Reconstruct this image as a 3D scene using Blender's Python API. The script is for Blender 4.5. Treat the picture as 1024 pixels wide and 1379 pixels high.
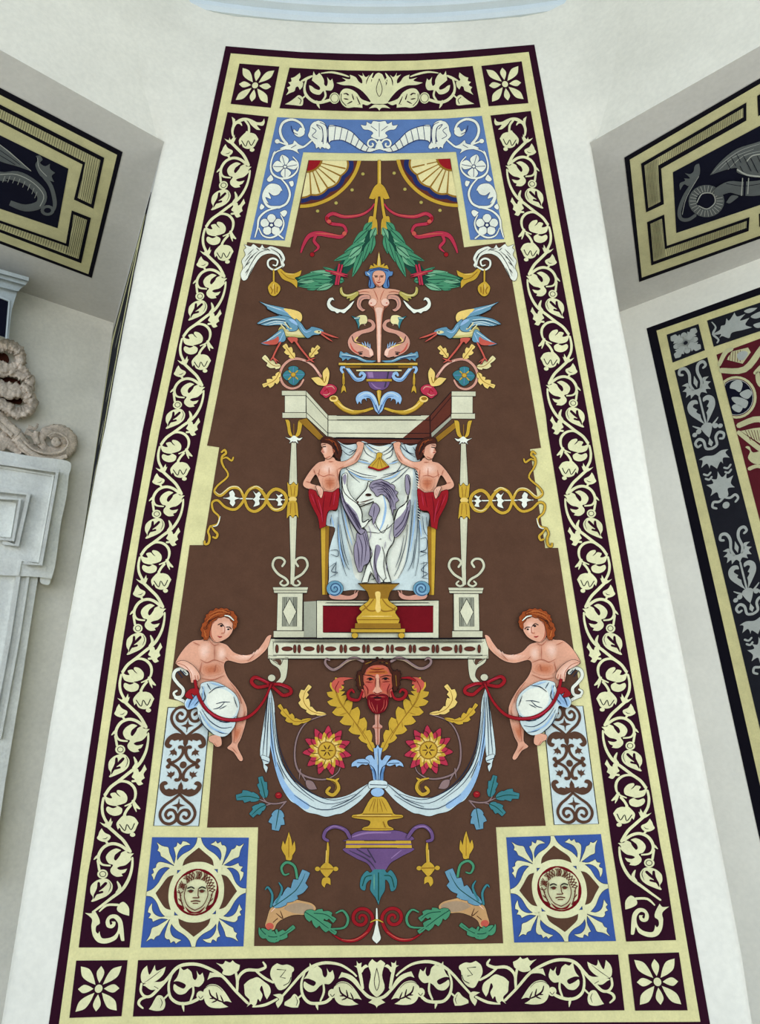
import bpy, bmesh, math, random
from mathutils import Vector
from mathutils.geometry import tessellate_polygon

for o in list(bpy.data.objects): bpy.data.objects.remove(o)
scene = bpy.context.scene
COL = scene.collection

# ---------------------------------------------------------------- camera
FPX = 1050.0                       # focal length in pixels of the 1024 x 1379 frame
PITCH = math.atan(FPX/2790.0)
EYE = Vector((0.0, 0.0, 1.65))
cd = bpy.data.cameras.new('camera')
cd.sensor_fit = 'HORIZONTAL'; cd.sensor_width = 36.0; cd.lens = FPX/1024*36.0
cd.clip_start = 0.05; cd.clip_end = 200
cam = bpy.data.objects.new('camera', cd); COL.objects.link(cam)
cam.location = EYE; cam.rotation_euler = (math.pi/2+PITCH, 0, 0)
scene.camera = cam

# ---------------------------------------------------------------- world, light, exposure
w = bpy.data.worlds.new('sky'); scene.world = w; w.use_nodes = True
bg = w.node_tree.nodes['Background']
bg.inputs[0].default_value = (0.46, 0.69, 1.0, 1); bg.inputs[1].default_value = 1.5
sd = bpy.data.lights.new('sun', 'SUN'); sd.energy = 2.6; sd.angle = .01; sd.color = (1.0, 0.985, 0.95)
so = bpy.data.objects.new('sun', sd); COL.objects.link(so)
so.rotation_euler = Vector((.50, .62, -.86)).to_track_quat('-Z', 'Y').to_euler(); so.location = (-6, -8, 12)
ld = bpy.data.lights.new('arcade_daylight', 'AREA')
ld.shape = 'RECTANGLE'; ld.size = 6.0; ld.size_y = 2.6; ld.energy = 210; ld.color = (1.0, 0.985, 0.955)
lo = bpy.data.objects.new('arcade_daylight', ld); COL.objects.link(lo)
lo.location = (-0.2, -6.2, 2.6); lo.rotation_euler = Vector((.3, 8.0, -.6)).to_track_quat('-Z', 'Y').to_euler()
for sx, en in ((-1, 62), (1, 86)):  # added fill lamps, set close so brightness falls off up the wall
    l2 = bpy.data.lights.new('side_fill', 'AREA'); l2.shape = 'RECTANGLE'; l2.size = 2.2; l2.size_y = 2.6; l2.energy = en; l2.color = (0.98, 0.99, 1.0)
    o2 = bpy.data.objects.new('side_fill', l2); COL.objects.link(o2)
    o2.location = (sx*3.9, 0.0, 2.9); o2.rotation_euler = Vector((-sx*3.6, 3.4, -.1)).to_track_quat('-Z', 'Y').to_euler()
vs = scene.view_settings
vs.view_transform = 'Standard'; vs.look = 'None'; vs.gamma = 1.0; vs.use_curve_mapping = False
vs.exposure = -0.19

# ---------------------------------------------------------------- materials
def lin(c):
    return tuple(((v/255)/12.92 if v/255 <= .04045 else (((v/255)+.055)/1.055)**2.4) for v in c)
MATS = {}
def mat(name, rgb, var=.10, scale=9.0, rough=.9, bump=.15, fine=120.0, gain=1.0):
    m = bpy.data.materials.new(name); m.use_nodes = True
    nt = m.node_tree; N = nt.nodes; b = N['Principled BSDF']
    b.inputs['Roughness'].default_value = rough
    b.inputs['Specular IOR Level'].default_value = .06
    geo = N.new('ShaderNodeNewGeometry')
    n1 = N.new('ShaderNodeTexNoise'); n1.inputs['Scale'].default_value = scale; n1.inputs['Detail'].default_value = 6; n1.inputs['Roughness'].default_value = .65
    n2 = N.new('ShaderNodeTexNoise'); n2.inputs['Scale'].default_value = fine; n2.inputs['Detail'].default_value = 3
    nt.links.new(geo.outputs['Position'], n1.inputs['Vector']); nt.links.new(geo.outputs['Position'], n2.inputs['Vector'])
    mp = N.new('ShaderNodeMapRange'); mp.inputs[1].default_value = .3; mp.inputs[2].default_value = .7
    mp.inputs[3].default_value = 1-var; mp.inputs[4].default_value = 1+var
    nt.links.new(n1.outputs[0], mp.inputs[0])
    mp2 = N.new('ShaderNodeMapRange'); mp2.inputs[1].default_value = .3; mp2.inputs[2].default_value = .7
    mp2.inputs[3].default_value = 1-var*.5; mp2.inputs[4].default_value = 1+var*.5
    nt.links.new(n2.outputs[0], mp2.inputs[0])
    mu = N.new('ShaderNodeMath'); mu.operation = 'MULTIPLY'
    nt.links.new(mp.outputs[0], mu.inputs[0]); nt.links.new(mp2.outputs[0], mu.inputs[1])
    c = N.new('ShaderNodeVectorMath'); c.operation = 'SCALE'
    c.inputs[0].default_value = tuple(min(.95, v*gain) for v in lin(rgb))
    nt.links.new(mu.outputs[0], c.inputs['Scale'])
    nt.links.new(c.outputs[0], b.inputs['Base Color'])
    if bump:
        bp = N.new('ShaderNodeBump'); bp.inputs['Strength'].default_value = bump; bp.inputs['Distance'].default_value = .004
        nt.links.new(n2.outputs[0], bp.inputs['Height']); nt.links.new(bp.outputs[0], b.inputs['Normal'])
    MATS[name] = m
    return m
PAL = dict(
 plum=(46,14,30), cream=(218,208,150), vine=(222,216,168), brown=(88,60,45), blue=(92,120,168), white=(230,228,208),
 navy=(38,46,92), royal=(60,86,148), ice=(202,212,206), sky=(152,182,210), skyd=(90,126,168), inkblue=(30,46,66),
 ink=(28,24,26), skin=(222,160,130), skinl=(240,194,170), skinm=(192,112,78), skind=(176,98,72), rust=(150,70,34), rustl=(186,100,50), hair=(70,36,26),
 red=(150,28,34), crimson=(180,50,70), deepred=(112,18,26), coral=(196,88,72), pink=(206,146,124), mauve=(140,112,108),
 gold=(198,156,54), goldl=(232,196,110), ochre=(148,106,36), straw=(228,212,152), olive=(178,162,84),
 green=(74,138,100), greenl=(116,168,128), greend=(30,70,56), teal=(62,120,124), tealb=(104,146,164), violet=(108,78,118), violetl=(150,116,156),
 stone=(204,198,166), stoned=(160,158,136), stonel=(214,208,176), marone=(96,48,36), horse=(226,226,206), lilac=(146,134,148), lilacd=(66,56,74),
 black=(20,18,26), char=(34,34,40), silver=(176,178,170), garnet=(92,30,38), sand=(202,196,150), dun=(196,150,100), night=(20,21,36), smoke=(96,100,100), mask=(196,96,72),
 beige=(168,140,110))
for k, v in PAL.items(): mat(k, v)
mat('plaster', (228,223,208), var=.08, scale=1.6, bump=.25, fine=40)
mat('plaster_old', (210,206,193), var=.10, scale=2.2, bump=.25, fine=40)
mat('plaster_right', (244,240,226), var=.05, scale=2.0, bump=.25, fine=40)  # palest plaster tone, for the right back wall
mat('plaster_left', (230,225,210), var=.09, scale=2.2, bump=.25, fine=40)  # plaster tone of the left back wall, deeper than the right
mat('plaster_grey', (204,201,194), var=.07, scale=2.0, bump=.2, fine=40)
mat('paving', (196,188,170), var=.12, scale=2.5)
mat('moulding', (206,214,216), var=.05, scale=3)
mat('limestone', (238,238,230), var=.12, scale=7, bump=.8, fine=60)
mat('carved_stone', (206,190,172), var=.36, scale=14, bump=.9, fine=80)
mat('zinc', (184,192,192), var=.14, scale=8, rough=.5)

# ---------------------------------------------------------------- objects
def tag(o, label=None, cat=None, group=None, kind=None):
    for k, v in (('label', label), ('category', cat), ('group', group), ('kind', kind)):
        if v: o[k] = v
    return o
def thing(name, loc, label, cat):
    o = bpy.data.objects.new(name, None); COL.objects.link(o); o.location = loc
    o.empty_display_size = .2
    return tag(o, label, cat)
def wloc(o):
    v = Vector((0,0,0))
    while o: v = v + o.location; o = o.parent
    return v
def mesh_obj(name, verts, faces, mats, fmat, parent=None, smooth=False):
    lo_ = Vector((min(v[i] for v in verts) for i in range(3))); hi = Vector((max(v[i] for v in verts) for i in range(3)))
    c = (lo_+hi)/2
    me = bpy.data.meshes.new(name)
    me.from_pydata([tuple(Vector(v)-c) for v in verts], [], faces)
    for k in mats: me.materials.append(MATS[k])
    if fmat is not None: me.polygons.foreach_set('material_index', fmat)
    if smooth: me.polygons.foreach_set('use_smooth', [True]*len(faces))
    me.update()
    o = bpy.data.objects.new(name, me); COL.objects.link(o)
    if parent is not None: o.parent = parent
    o.location = c - (wloc(parent) if parent is not None else Vector((0,0,0)))
    return o

# ---------------------------------------------------------------- surfaces of the room
FW = Vector((0, math.cos(PITCH), math.sin(PITCH))); UP = Vector((0, -math.sin(PITCH), math.cos(PITCH)))
def ray(x, y): return FW + Vector((1,0,0))*((x-512)/FPX) + UP*((689.5-y)/FPX)
DIST, RAD = 3.6, 7.5               # wall distance and radius of the concave pier
class Cyl:
    curved = True
    def at(s, x, y, off=0.0):
        d = ray(x, y); yc = DIST-RAD; r = RAD-off
        a = d.x*d.x+d.y*d.y; b = -2*d.y*yc; c = yc*yc-r*r
        return EYE + d*((-b+math.sqrt(b*b-4*a*c))/(2*a))
class Pln:
    curved = False
    def __init__(s, a, b, c):
        s.p = Vector(a); s.n = (Vector(b)-s.p).cross(Vector(c)-s.p).normalized()
        if (EYE-s.p).dot(s.n) < 0: s.n = -s.n
    def at(s, x, y, off=0.0):
        d = ray(x, y)
        return EYE + d*(((s.p-EYE).dot(s.n)+off)/d.dot(s.n))
PIER = Cyl()

# ---------------------------------------------------------------- drawing of flat inlay pieces
def parse(s, cr):
    x0, y0, k = cr; out = []
    for tok in s.split():
        c = tok.endswith('c')
        if c: tok = tok[:-1]
        a, b = tok.split(',')
        out.append((x0+float(a)/k, y0+float(b)/k, c))
    return out
def catmull(p, closed=True, n=4):
    N = len(p)
    if N < 3: return [(q[0], q[1]) for q in p]
    out = []
    rng = range(N) if closed else range(N-1)
    for i in rng:
        p1, p2 = p[i], p[(i+1) % N]
        p0 = p[(i-1) % N] if (closed or i > 0) else p1
        p3 = p[(i+2) % N] if (closed or i < N-2) else p2
        if p1[2]: p0 = p1
        if p2[2]: p3 = p2
        for j in range(n):
            t = j/n; t2 = t*t; t3 = t2*t
            out.append(tuple(.5*((2*p1[k])+(-p0[k]+p2[k])*t+(2*p0[k]-5*p1[k]+4*p2[k]-p3[k])*t2+(-p0[k]+3*p1[k]-3*p2[k]+p3[k])*t3) for k in (0,1)))
    if not closed: out.append((p[-1][0], p[-1][1]))
    return out
# a shape is (material, kind, points): kind 'f' outline to fill, 's' quad strip of left/right pairs
def F(m, cr, s, sm=True):
    p = parse(s, cr) if isinstance(s, str) else [(q[0], q[1], len(q) > 2 and q[2]) for q in s]
    return (m, 'f', catmull(p) if sm else [(q[0], q[1]) for q in p])
def L(m, cr, s, w, ta=1.0, tb=1.0, mid=1.0, n=4):
    if m in ('ink','inkblue','navy','lilacd','greend') and w > .3: w *= 1.3
    p = parse(s, cr) if isinstance(s, str) else [(q[0], q[1], False) for q in s]
    q = catmull(p, False, n) if len(p) > 2 else [(v[0], v[1]) for v in p]
    if len(q) == 2: q = [q[0], ((q[0][0]+q[1][0])/2, (q[0][1]+q[1][1])/2), q[1]]
    n_ = len(q); prs = []
    for i, (x, y) in enumerate(q):
        a = q[max(0, i-1)]; b = q[min(n_-1, i+1)]
        dx, dy = b[0]-a[0], b[1]-a[1]; l = math.hypot(dx, dy) or 1
        t = i/(n_-1)
        k = ta+(mid-ta)*min(1, t*2.5) if t < .5 else tb+(mid-tb)*min(1, (1-t)*2.5)
        h = w*k/2
        prs.append(((x-dy/l*h, y+dx/l*h), (x+dy/l*h, y-dx/l*h)))
    if ta > .5:
        (a, b), (c, d) = prs[0], prs[1]; mx_, my_ = (a[0]+b[0])/2-(c[0]+d[0])/2, (a[1]+b[1])/2-(c[1]+d[1])/2
        l = math.hypot(mx_, my_) or 1; e = w*ta*.4
        sh = (mx_/l*e, my_/l*e); m0 = ((a[0]+b[0])/2, (a[1]+b[1])/2)
        prs.insert(0, tuple((m0[0]+(v[0]-m0[0])*.5+sh[0], m0[1]+(v[1]-m0[1])*.5+sh[1]) for v in (a, b)))
    if tb > .5:
        (a, b), (c, d) = prs[-1], prs[-2]; mx_, my_ = (a[0]+b[0])/2-(c[0]+d[0])/2, (a[1]+b[1])/2-(c[1]+d[1])/2
        l = math.hypot(mx_, my_) or 1; e = w*tb*.4
        sh = (mx_/l*e, my_/l*e); m0 = ((a[0]+b[0])/2, (a[1]+b[1])/2)
        prs.append(tuple((m0[0]+(v[0]-m0[0])*.5+sh[0], m0[1]+(v[1]-m0[1])*.5+sh[1]) for v in (a, b)))
    return (m, 's', prs)
def E(m, cr, cx, cy, rx, ry=None, n=18, a0=0):
    ry = ry or rx; x0, y0, k = cr
    return (m, 'f', [(x0+(cx+rx*math.cos(a0+2*math.pi*i/n))/k, y0+(cy+ry*math.sin(a0+2*math.pi*i/n))/k) for i in range(n)])
def leaf(m, cr, s, w, rib=None):
    """pointed leaf from base to tip; w in crop units"""
    (ax, ay, _), (bx, by, _) = parse(s, cr); w = w/cr[2]
    dx, dy = bx-ax, by-ay; l = math.hypot(dx, dy) or 1; nx, ny = -dy/l*w/2, dx/l*w/2
    pts = [(ax,ay,True)]+[(ax+dx*t+nx*k, ay+dy*t+ny*k, False) for t, k in ((.2,.65),(.45,1),(.75,.6))]+[(bx,by,True)]+[(ax+dx*t-nx*k, ay+dy*t-ny*k, False) for t, k in ((.75,.6),(.45,1),(.2,.65))]
    out = [(m, 'f', catmull(pts, True, 3))]
    if rib: out.append(L(rib, (0,0,1), [(ax+dx*.08, ay+dy*.08), (ax+dx*.9, ay+dy*.9)], max(.5, w*.09)))
    return out
def acanthus(m, cr, s, ws, n=6, rib=None, depth=.45):
    """lobed leaf along a spine, ws half widths (crop units) from base to tip"""
    q = catmull(parse(s, cr), False, 6); N = len(q)-1
    def sp(t):
        f = max(0, min(.9999, t))*N; i = int(f); f -= i
        return (q[i][0]+(q[i+1][0]-q[i][0])*f, q[i][1]+(q[i+1][1]-q[i][1])*f, q[i+1][0]-q[i][0], q[i+1][1]-q[i][1])
    def wd(t):
        f = max(0, min(.9999, t))*(len(ws)-1); i = int(f); f -= i
        return (ws[i]+(ws[i+1]-ws[i])*f)/cr[2]
    sides = []
    for sg in (1, -1):
        pts = []
        for i in range(n):
            t0 = i/n; t1 = (i+.55)/n; t2 = min(.99, (i+1.0)/n)
            for t, k, ts, c in ((t0+.12/n, depth, t0, True), (t1, .92, t0+.35/n, False), (t2, 1.05, t1-.02, True)):
                x, y, dx, dy = sp(t); l = math.hypot(dx, dy) or 1; h = wd(ts+.2/n)*k*sg
                pts.append((x-dy/l*h, y+dx/l*h, c))
        sides.append(pts)
    tip = sp(1.0); b = sp(0)
    pts = [(b[0], b[1], True)]+sides[0]+[(tip[0], tip[1], True)]+sides[1][::-1]
    out = [(m, 'f', catmull(pts, True, 3))]
    if rib: out.append(L(rib, (0,0,1), [sp(t)[:2] for t in (0, .2, .4, .6, .8, .93)], .9, 1, .3))
    return out
def mixm(a, b, t):
    k = '%s_%s_%d' % (a, b, round(t*100))
    if k not in MATS: mat(k, tuple(PAL[a][i]+(PAL[b][i]-PAL[a][i])*t for i in range(3)))
    return k
def soft(a, b, cr, s, n=4, k0=1.0, k1=.35):
    """brushed patch that passes from colour a at its rim to colour b at its heart"""
    q = catmull(parse(s, cr), True, 3); cx = sum(p[0] for p in q)/len(q); cy = sum(p[1] for p in q)/len(q)
    out = []
    for i in range(n):
        t = (i+1)/n; k = k0+(k1-k0)*i/(n-1)
        out.append((mixm(a, b, t), 'f', [(cx+(p[0]-cx)*k, cy+(p[1]-cy)*k) for p in q]))
    return out
def fuzz(m, cr, s, amp, n=40, seed=1):
    """outline with curly irregular edge (hair)"""
    q = catmull(parse(s, cr), True, 8); r = random.Random(seed); N = len(q); cx = sum(p[0] for p in q)/N; cy = sum(p[1] for p in q)/N
    pts = []
    for i in range(n):
        x, y = q[int(i*N/n)]; l = math.hypot(x-cx, y-cy) or 1; k = (amp if i % 2 else -amp*.5)*(.6+.8*r.random())/cr[2]
        pts.append((x+(x-cx)/l*k, y+(y-cy)/l*k, False))
    return (m, 'f', catmull(pts, True, 3))
def spiral(cx, cy, r0, r1, a0, a1, n=16):
    return [(cx+(r0+(r1-r0)*i/n)*math.cos(a0+(a1-a0)*i/n), cy+(r0+(r1-r0)*i/n)*math.sin(a0+(a1-a0)*i/n)) for i in range(n+1)]

def interp(t, xs, ys):
    if t <= xs[0]: return ys[0]+(ys[1]-ys[0])*(t-xs[0])/(xs[1]-xs[0])
    for i in range(len(xs)-1):
        if t <= xs[i+1]: break
    return ys[i]+(ys[i+1]-ys[i])*(t-xs[i])/(xs[i+1]-xs[i])
def mirror(x, y):
    xc = 511.2-(y-216)*.0028
    dy = interp(y, (60,330,603,737,800,950,1125,1275), (-1.5,0,2.5,3,1,-2,-2.5,-7))
    return 2*xc-x, y+dy*abs(x-xc)/230
def same(x, y): return x, y

STEP = .00022
def grow(shapes, m, w):
    """dark cut line around the silhouette of painted shapes"""
    out = []
    for m_, kind, pts in shapes:
        if kind == 'f':
            if len(pts) < 3: continue
            p = list(pts)+[pts[0]]
            xs = [q[0] for q in pts]; ys = [q[1] for q in pts]
            if max(xs)-min(xs)+max(ys)-min(ys) < 5: continue
            out.append(L(m, (0,0,1), [p[0], p[len(p)//3], p[0]], 0)[:1]+('s', [((a[0]+nx*w, a[1]+ny*w), (a[0]-nx*w, a[1]-ny*w)) for a, nx, ny in norms(p)]))
        else:
            a, b = pts[len(pts)//2]
            if math.hypot(a[0]-b[0], a[1]-b[1]) < 1.5: continue
            q = []
            for a, b in pts:
                dx, dy = a[0]-b[0], a[1]-b[1]; l = math.hypot(dx, dy) or 1
                q.append(((a[0]+dx/l*w, a[1]+dy/l*w), (b[0]-dx/l*w, b[1]-dy/l*w)))
            out.append((m, 's', q))
    return out
def norms(p):
    n = len(p); r = []
    for i in range(n):
        a = p[i-1] if i else p[n-2]; b = p[i+1] if i < n-1 else p[1]
        dx, dy = b[0]-a[0], b[1]-a[1]; l = math.hypot(dx, dy) or 1
        r.append((p[i], -dy/l, dx/l))
    return r
def build(name, shapes, surf=None, d0=0.0, th=.0022, parent=None, fn=same, ink=None):
    """join painted inlay shapes into one relief mesh lying on a surface; later shapes lie on earlier ones"""
    surf = surf or PIER
    V, Fc, FM, mats = [], [], [], []
    dark = grow(shapes, ink[0], ink[1]) if ink else []
    nd = len(dark)
    for i, (m, kind, pts) in enumerate(dark+list(shapes)):
        if m not in mats: mats.append(m)
        mi = mats.index(m); off = d0+th+STEP*(i-nd) if i >= nd else d0+th*.6
        if kind == 's':
            prs = [(fn(*a), fn(*b)) for a, b in pts]; b0 = len(V); n = len(prs)
            for a, b in prs:
                V += [surf.at(*a, off), surf.at(*b, off), surf.at(*a, off-th*.8), surf.at(*b, off-th*.8)]
            for j in range(n-1):
                k = b0+4*j
                Fc += [(k, k+4, k+5, k+1), (k, k+2, k+6, k+4), (k+1, k+5, k+7, k+3)]; FM += [mi]*3
            k = b0+4*(n-1)
            Fc += [(b0, b0+1, b0+3, b0+2), (k, k+2, k+3, k+1)]; FM += [mi]*2
        else:
            P0 = list(pts); P = [fn(*p) for p in P0]
            xs = [p[0] for p in P]
            big = surf.curved and max(xs)-min(xs) > 45
            if big:
                Q = []
                for j, p in enumerate(P):
                    r = P[(j+1) % len(P)]; c = max(1, int(math.hypot(r[0]-p[0], r[1]-p[1])/22))
                    p_, r_ = P0[j], P0[(j+1) % len(P)]
                    Q += [(p_[0]+(r_[0]-p_[0])*t/c, p_[1]+(r_[1]-p_[1])*t/c) for t in range(c)]
                P0 = Q; P = [fn(*p) for p in P0]
            tr = tessellate_polygon([[Vector((p[0]*100, p[1]*100, 0)) for p in P0]])
            b0 = len(V)
            if big:
                bm = bmesh.new(); vv = [bm.verts.new((p[0], p[1], 0)) for p in P]
                for t in tr:
                    try: bm.faces.new([vv[j] for j in t])
                    except ValueError: pass
                x = math.ceil(min(xs)/28)*28
                while x < max(xs):
                    bmesh.ops.bisect_plane(bm, geom=bm.verts[:]+bm.edges[:]+bm.faces[:], plane_co=(x+.013,0,0), plane_no=(1,0,0), dist=1e-5); x += 28
                bm.verts.index_update()
                V += [surf.at(v.co.x, v.co.y, off) for v in bm.verts]
                for f in bm.faces: Fc.append(tuple(b0+v.index for v in f.verts)); FM.append(mi)
                bm.free()
            else:
                V += [surf.at(p[0], p[1], off) for p in P]
                for t in tr: Fc.append(tuple(b0+j for j in t)); FM.append(mi)
            b1 = len(V); n = len(P)
            V += [surf.at(p[0], p[1], off) for p in P]+[surf.at(p[0], p[1], off-th) for p in P]
            for j in range(n):
                k = (j+1) % n
                Fc.append((b1+j, b1+k, b1+n+k, b1+n+j)); FM.append(mi)
    return mesh_obj(name, V, Fc, mats, FM, parent)
def art(name, parent, shapes, subs=(), d0=.006, surf=None, both=False, fn=None, label=None, ink=('ink',.55)):
    """a motif (part) with its own pieces (sub-parts); both = also its mirrored twin"""
    out = []
    for f in ((same, mirror) if both else (fn or same,)):
        o = build(name, shapes, surf, d0, parent=parent, fn=f, ink=ink)
        if label: o['label'] = label
        dd = d0+STEP*len(shapes)
        for sn, sh in subs:
            build(sn, sh, surf, dd, parent=o, fn=f, ink=ink); dd += STEP*len(sh)
        out.append(o)
    return out

# ================================================================ the room
def atz(x, y, z):
    d = ray(x, y); return EYE+d*((z-EYE.z)/d.z)
def poly_obj(name, pts, m, label=None):
    o = mesh_obj(name, pts, [tuple(range(len(pts)))], [m], [0]); tag(o, label, None, None, 'structure'); return o
ZS = 5.27                                              # height of the niche ceilings
LEDGE = [(262,-40),(252,40),(240,100),(222,187),(194,310),(164,460),(147,555),(129,640),(113,730),(97,815),(70,968),(41,1144),(3,1379),(-30,1580),(-75,1850),(-130,2180)]
REDGE = [(757,-40),(768,40),(780,110),(795,190),(834,419),(848,489),(866,595),(889,732),(913,850),(927,916),(965,1112),(996,1264),(1013,1379),(1048,1580),(1092,1850),(1145,2180)]
def edge_at(E_, z):
    pts = [PIER.at(*p) for p in E_]
    zs = [-p.z for p in pts]
    return Vector((interp(-z, zs, [p.x for p in pts]), interp(-z, zs, [p.y for p in pts]), z))
ZTOP = 7.6
FL = edge_at(LEDGE, ZS); FR = edge_at(REDGE, ZS)
dFL = (atz(0,67,ZS)-FL); dFL.z = 0; dFL.normalize()
dFR = (atz(1024,62,ZS)-FR); dFR.z = 0; dFR.normalize()
BL = atz(153,435,ZS); dBL = (atz(0,383,ZS)-BL).normalized()
BR = atz(835,420,ZS); dBR = (atz(1024,348,ZS)-BR).normalized()
LBACK = Pln(BL, BL+dBL, BL+Vector((0,0,-1))); RBACK = Pln(BR, BR+dBR, BR+Vector((0,0,-1)))
SOFL = Pln(FL, FL+dFL, BL); SOFR = Pln(FR, FR+dFR, BR)

rows = [ZTOP, 7.2, 6.8, 6.4, 6.0, 5.6, 5.285, 5.27, 4.9, 4.5, 4.1, 3.8, 3.5, 3.2, 2.9, 2.6, 2.3, 2.0, 1.7, 1.4, 1.1, .8, .5, .25, 0.0]
NC, RB = 22, .045
def RBz(z): return RB if z <= ZS+.01 else min(.3, RB+(z-ZS)*.45)
V, Fc = [], []
for z in rows:
    l, r = edge_at(LEDGE, z), edge_at(REDGE, z)
    al, ar = math.atan2(l.x, l.y-(DIST-RAD)), math.atan2(r.x, r.y-(DIST-RAD))
    line = []
    jl = (BL-FL).normalized() if z <= ZS+.01 else dFL
    jr = (BR-FR).normalized() if z <= ZS+.01 else dFR
    tl = Vector((-math.cos(al), math.sin(al), 0)); trr = Vector((math.cos(ar), -math.sin(ar), 0))
    for k in range(5):
        s = 1-k/4; line.append((1-s)**2*(l-tl*RBz(z))+2*s*(1-s)*l+s*s*(l+jl*RBz(z)))
    for k in range(1, NC):
        a = al+(ar-al)*((RBz(z)/2.6)+(1-RBz(z)/1.3)*k/NC); line.append(Vector((RAD*math.sin(a), DIST-RAD+RAD*math.cos(a), z)))
    for k in range(5):
        s = k/4; line.append((1-s)**2*(r-trr*RBz(z))+2*s*(1-s)*r+s*s*(r+jr*RBz(z)))
    V += line; n = len(line)
for i in range(len(rows)-1):
    for j in range(n-1): Fc.append((i*n+j, i*n+j+1, (i+1)*n+j+1, (i+1)*n+j))
wc = mesh_obj('wall_center', V, Fc, ['plaster'], [0]*len(Fc), smooth=True)
tag(wc, 'white plastered pier that tapers upward behind the large painted panel', None, None, 'structure')
LONG = 4.2
for side, E_, F0, dF, B0, dB in (('left', LEDGE, FL, dFL, BL, dBL), ('right', REDGE, FR, dFR, BR, dBR)):
    up = []
    zz = [ZS, 5.285, 5.6, 6.0, 6.4, 6.8, 7.2, ZTOP]
    for z in zz:
        e = edge_at(E_, z); up += [e+dF*RBz(z)*.8, e+dF*LONG]
    o = mesh_obj('wall_%s_upper' % side, up, [(2*i, 2*i+1, 2*i+3, 2*i+2) for i in range(len(zz)-1)], ['plaster'], [0]*(len(zz)-1), smooth=True)
    tag(o, None, None, None, 'structure')
    j0 = (B0-F0).normalized()
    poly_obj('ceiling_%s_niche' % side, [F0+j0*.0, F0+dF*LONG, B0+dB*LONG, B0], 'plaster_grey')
    lows = [z for z in rows if z <= ZS+.01]
    jv = []
    for z in lows:
        e = edge_at(E_, z); jv += [e+j0*RB, Vector((B0.x, B0.y, z))]
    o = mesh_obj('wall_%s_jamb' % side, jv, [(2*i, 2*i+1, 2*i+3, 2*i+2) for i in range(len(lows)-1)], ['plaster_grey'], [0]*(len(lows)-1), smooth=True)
    tag(o, None, None, None, 'structure')
    up3 = Vector((0,0,1))
    poly_obj('wall_%s_back' % side, [B0, B0+dB*LONG, B0+dB*LONG-up3*ZS, B0-up3*ZS], 'plaster_left' if side == 'left' else 'plaster_right')
poly_obj('floor', [(-16,-14,0),(16,-14,0),(16,8,0),(-16,8,0)], 'paving')
poly_obj('ceiling', [(-9,-6,ZTOP),(9,-6,ZTOP),(9,8,ZTOP),(-9,8,ZTOP)], 'plaster_old')

# ring cornice under the vault
pc = PIER.at(506, 24.5, .03); ZC = pc.z
p1, p2 = atz(240, 0, ZC), atz(776, 2, ZC)
def circ(a, b, c):
    ax, ay, bx, by, cx, cy = a.x, a.y, b.x, b.y, c.x, c.y
    d = 2*(ax*(by-cy)+bx*(cy-ay)+cx*(ay-by))
    return (((ax*ax+ay*ay)*(by-cy)+(bx*bx+by*by)*(cy-ay)+(cx*cx+cy*cy)*(ay-by))/d, ((ax*ax+ay*ay)*(cx-bx)+(bx*bx+by*by)*(ax-cx)+(cx*cx+cy*cy)*(bx-ax))/d)
ox, oy = circ(p1, pc, p2); RC = math.hypot(pc.x-ox, pc.y-oy)
prof = [(.3,.05),(.06,.03),(.05,-.01),(.02,-.02),(0,0),(-.005,.03),(-.05,.035),(-.06,.05),(-.06,.075),(-.085,.08),(-.12,.11),(-.14,.15),(-.145,.175),(-.2,.18),(-.2,.215),(-.26,.24),(-.3,.29),(-.31,.36),(.3,.42)]
V, Fc = [], []; NA = 60
a_mid = math.atan2(pc.x-ox, pc.y-oy)
for i in range(NA+1):
    a = a_mid-.85+1.7*i/NA
    for dr, dz in prof: V.append((ox+(RC+dr)*math.sin(a), oy+(RC+dr)*math.cos(a), ZC+dz))
n = len(prof)
for i in range(NA):
    for j in range(n-1): Fc.append((i*n+j, i*n+j+1, (i+1)*n+j+1, (i+1)*n+j))
print('cornice', ZC, RC, ox, oy)
tag(mesh_obj('trim_1', V, Fc, ['moulding'], [0]*len(Fc)), 'pale grey ring cornice of stacked mouldings above the central panel', None, None, 'structure')

# ================================================================ the large painted panel on the pier
cA=(290,50,4.595); cA2=(510,50,4.595); cV=(100,930,7.66); cVB=(90,1080,6.895); cVT=(270,140,9.19); cB=(320,320,5.12); cS=(440,330,5.993)
cC=(260,520,3.938); cCr=(500,520,3.793); cH=(430,580,6.0235); cD=(350,740,3.2); cE=(200,790,4.18); cF=(340,880,3.012); cK=(430,880,6.4)
cG=(330,1040,2.844); cM=(180,1110,6.024); cT=(70,1260,2.2756); cW=(60,840,4.596); cQ=(50,1179,5.12); P1=(0,0,1)
MURAL = thing('grotesque_mural', PIER.at(510,1390), 'tall tapering grotesque panel on brown ground in the middle of the pier', 'mural')
YL=[62,280,580,860,1140,1379,1396]; OL=[304,257.3,192,142.9,100.7,65.6,63]
YR=[60,280,580,860,1140,1379,1392]; OR=[720,760.6,816.3,865.4,914.7,956.8,959]
build('outer_band', [('plum','f', list(zip(OL,YL))+[(300,1394),(510,1392),(740,1391)]+list(zip(OR,YR))[::-1]+[(668,64.5),(615,69),(560,72),(510,73),(460,72),(405,70),(352,66)])], None, 0, .003, MURAL)
IL=[311,267,202.9,152.9,112.2,79]; IYL=[71.8,280,580,860,1140,1382]
IR=[712.4,750.8,805.8,855,903.6,943.7]; IYR=[70,280,580,860,1140,1376]
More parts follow.
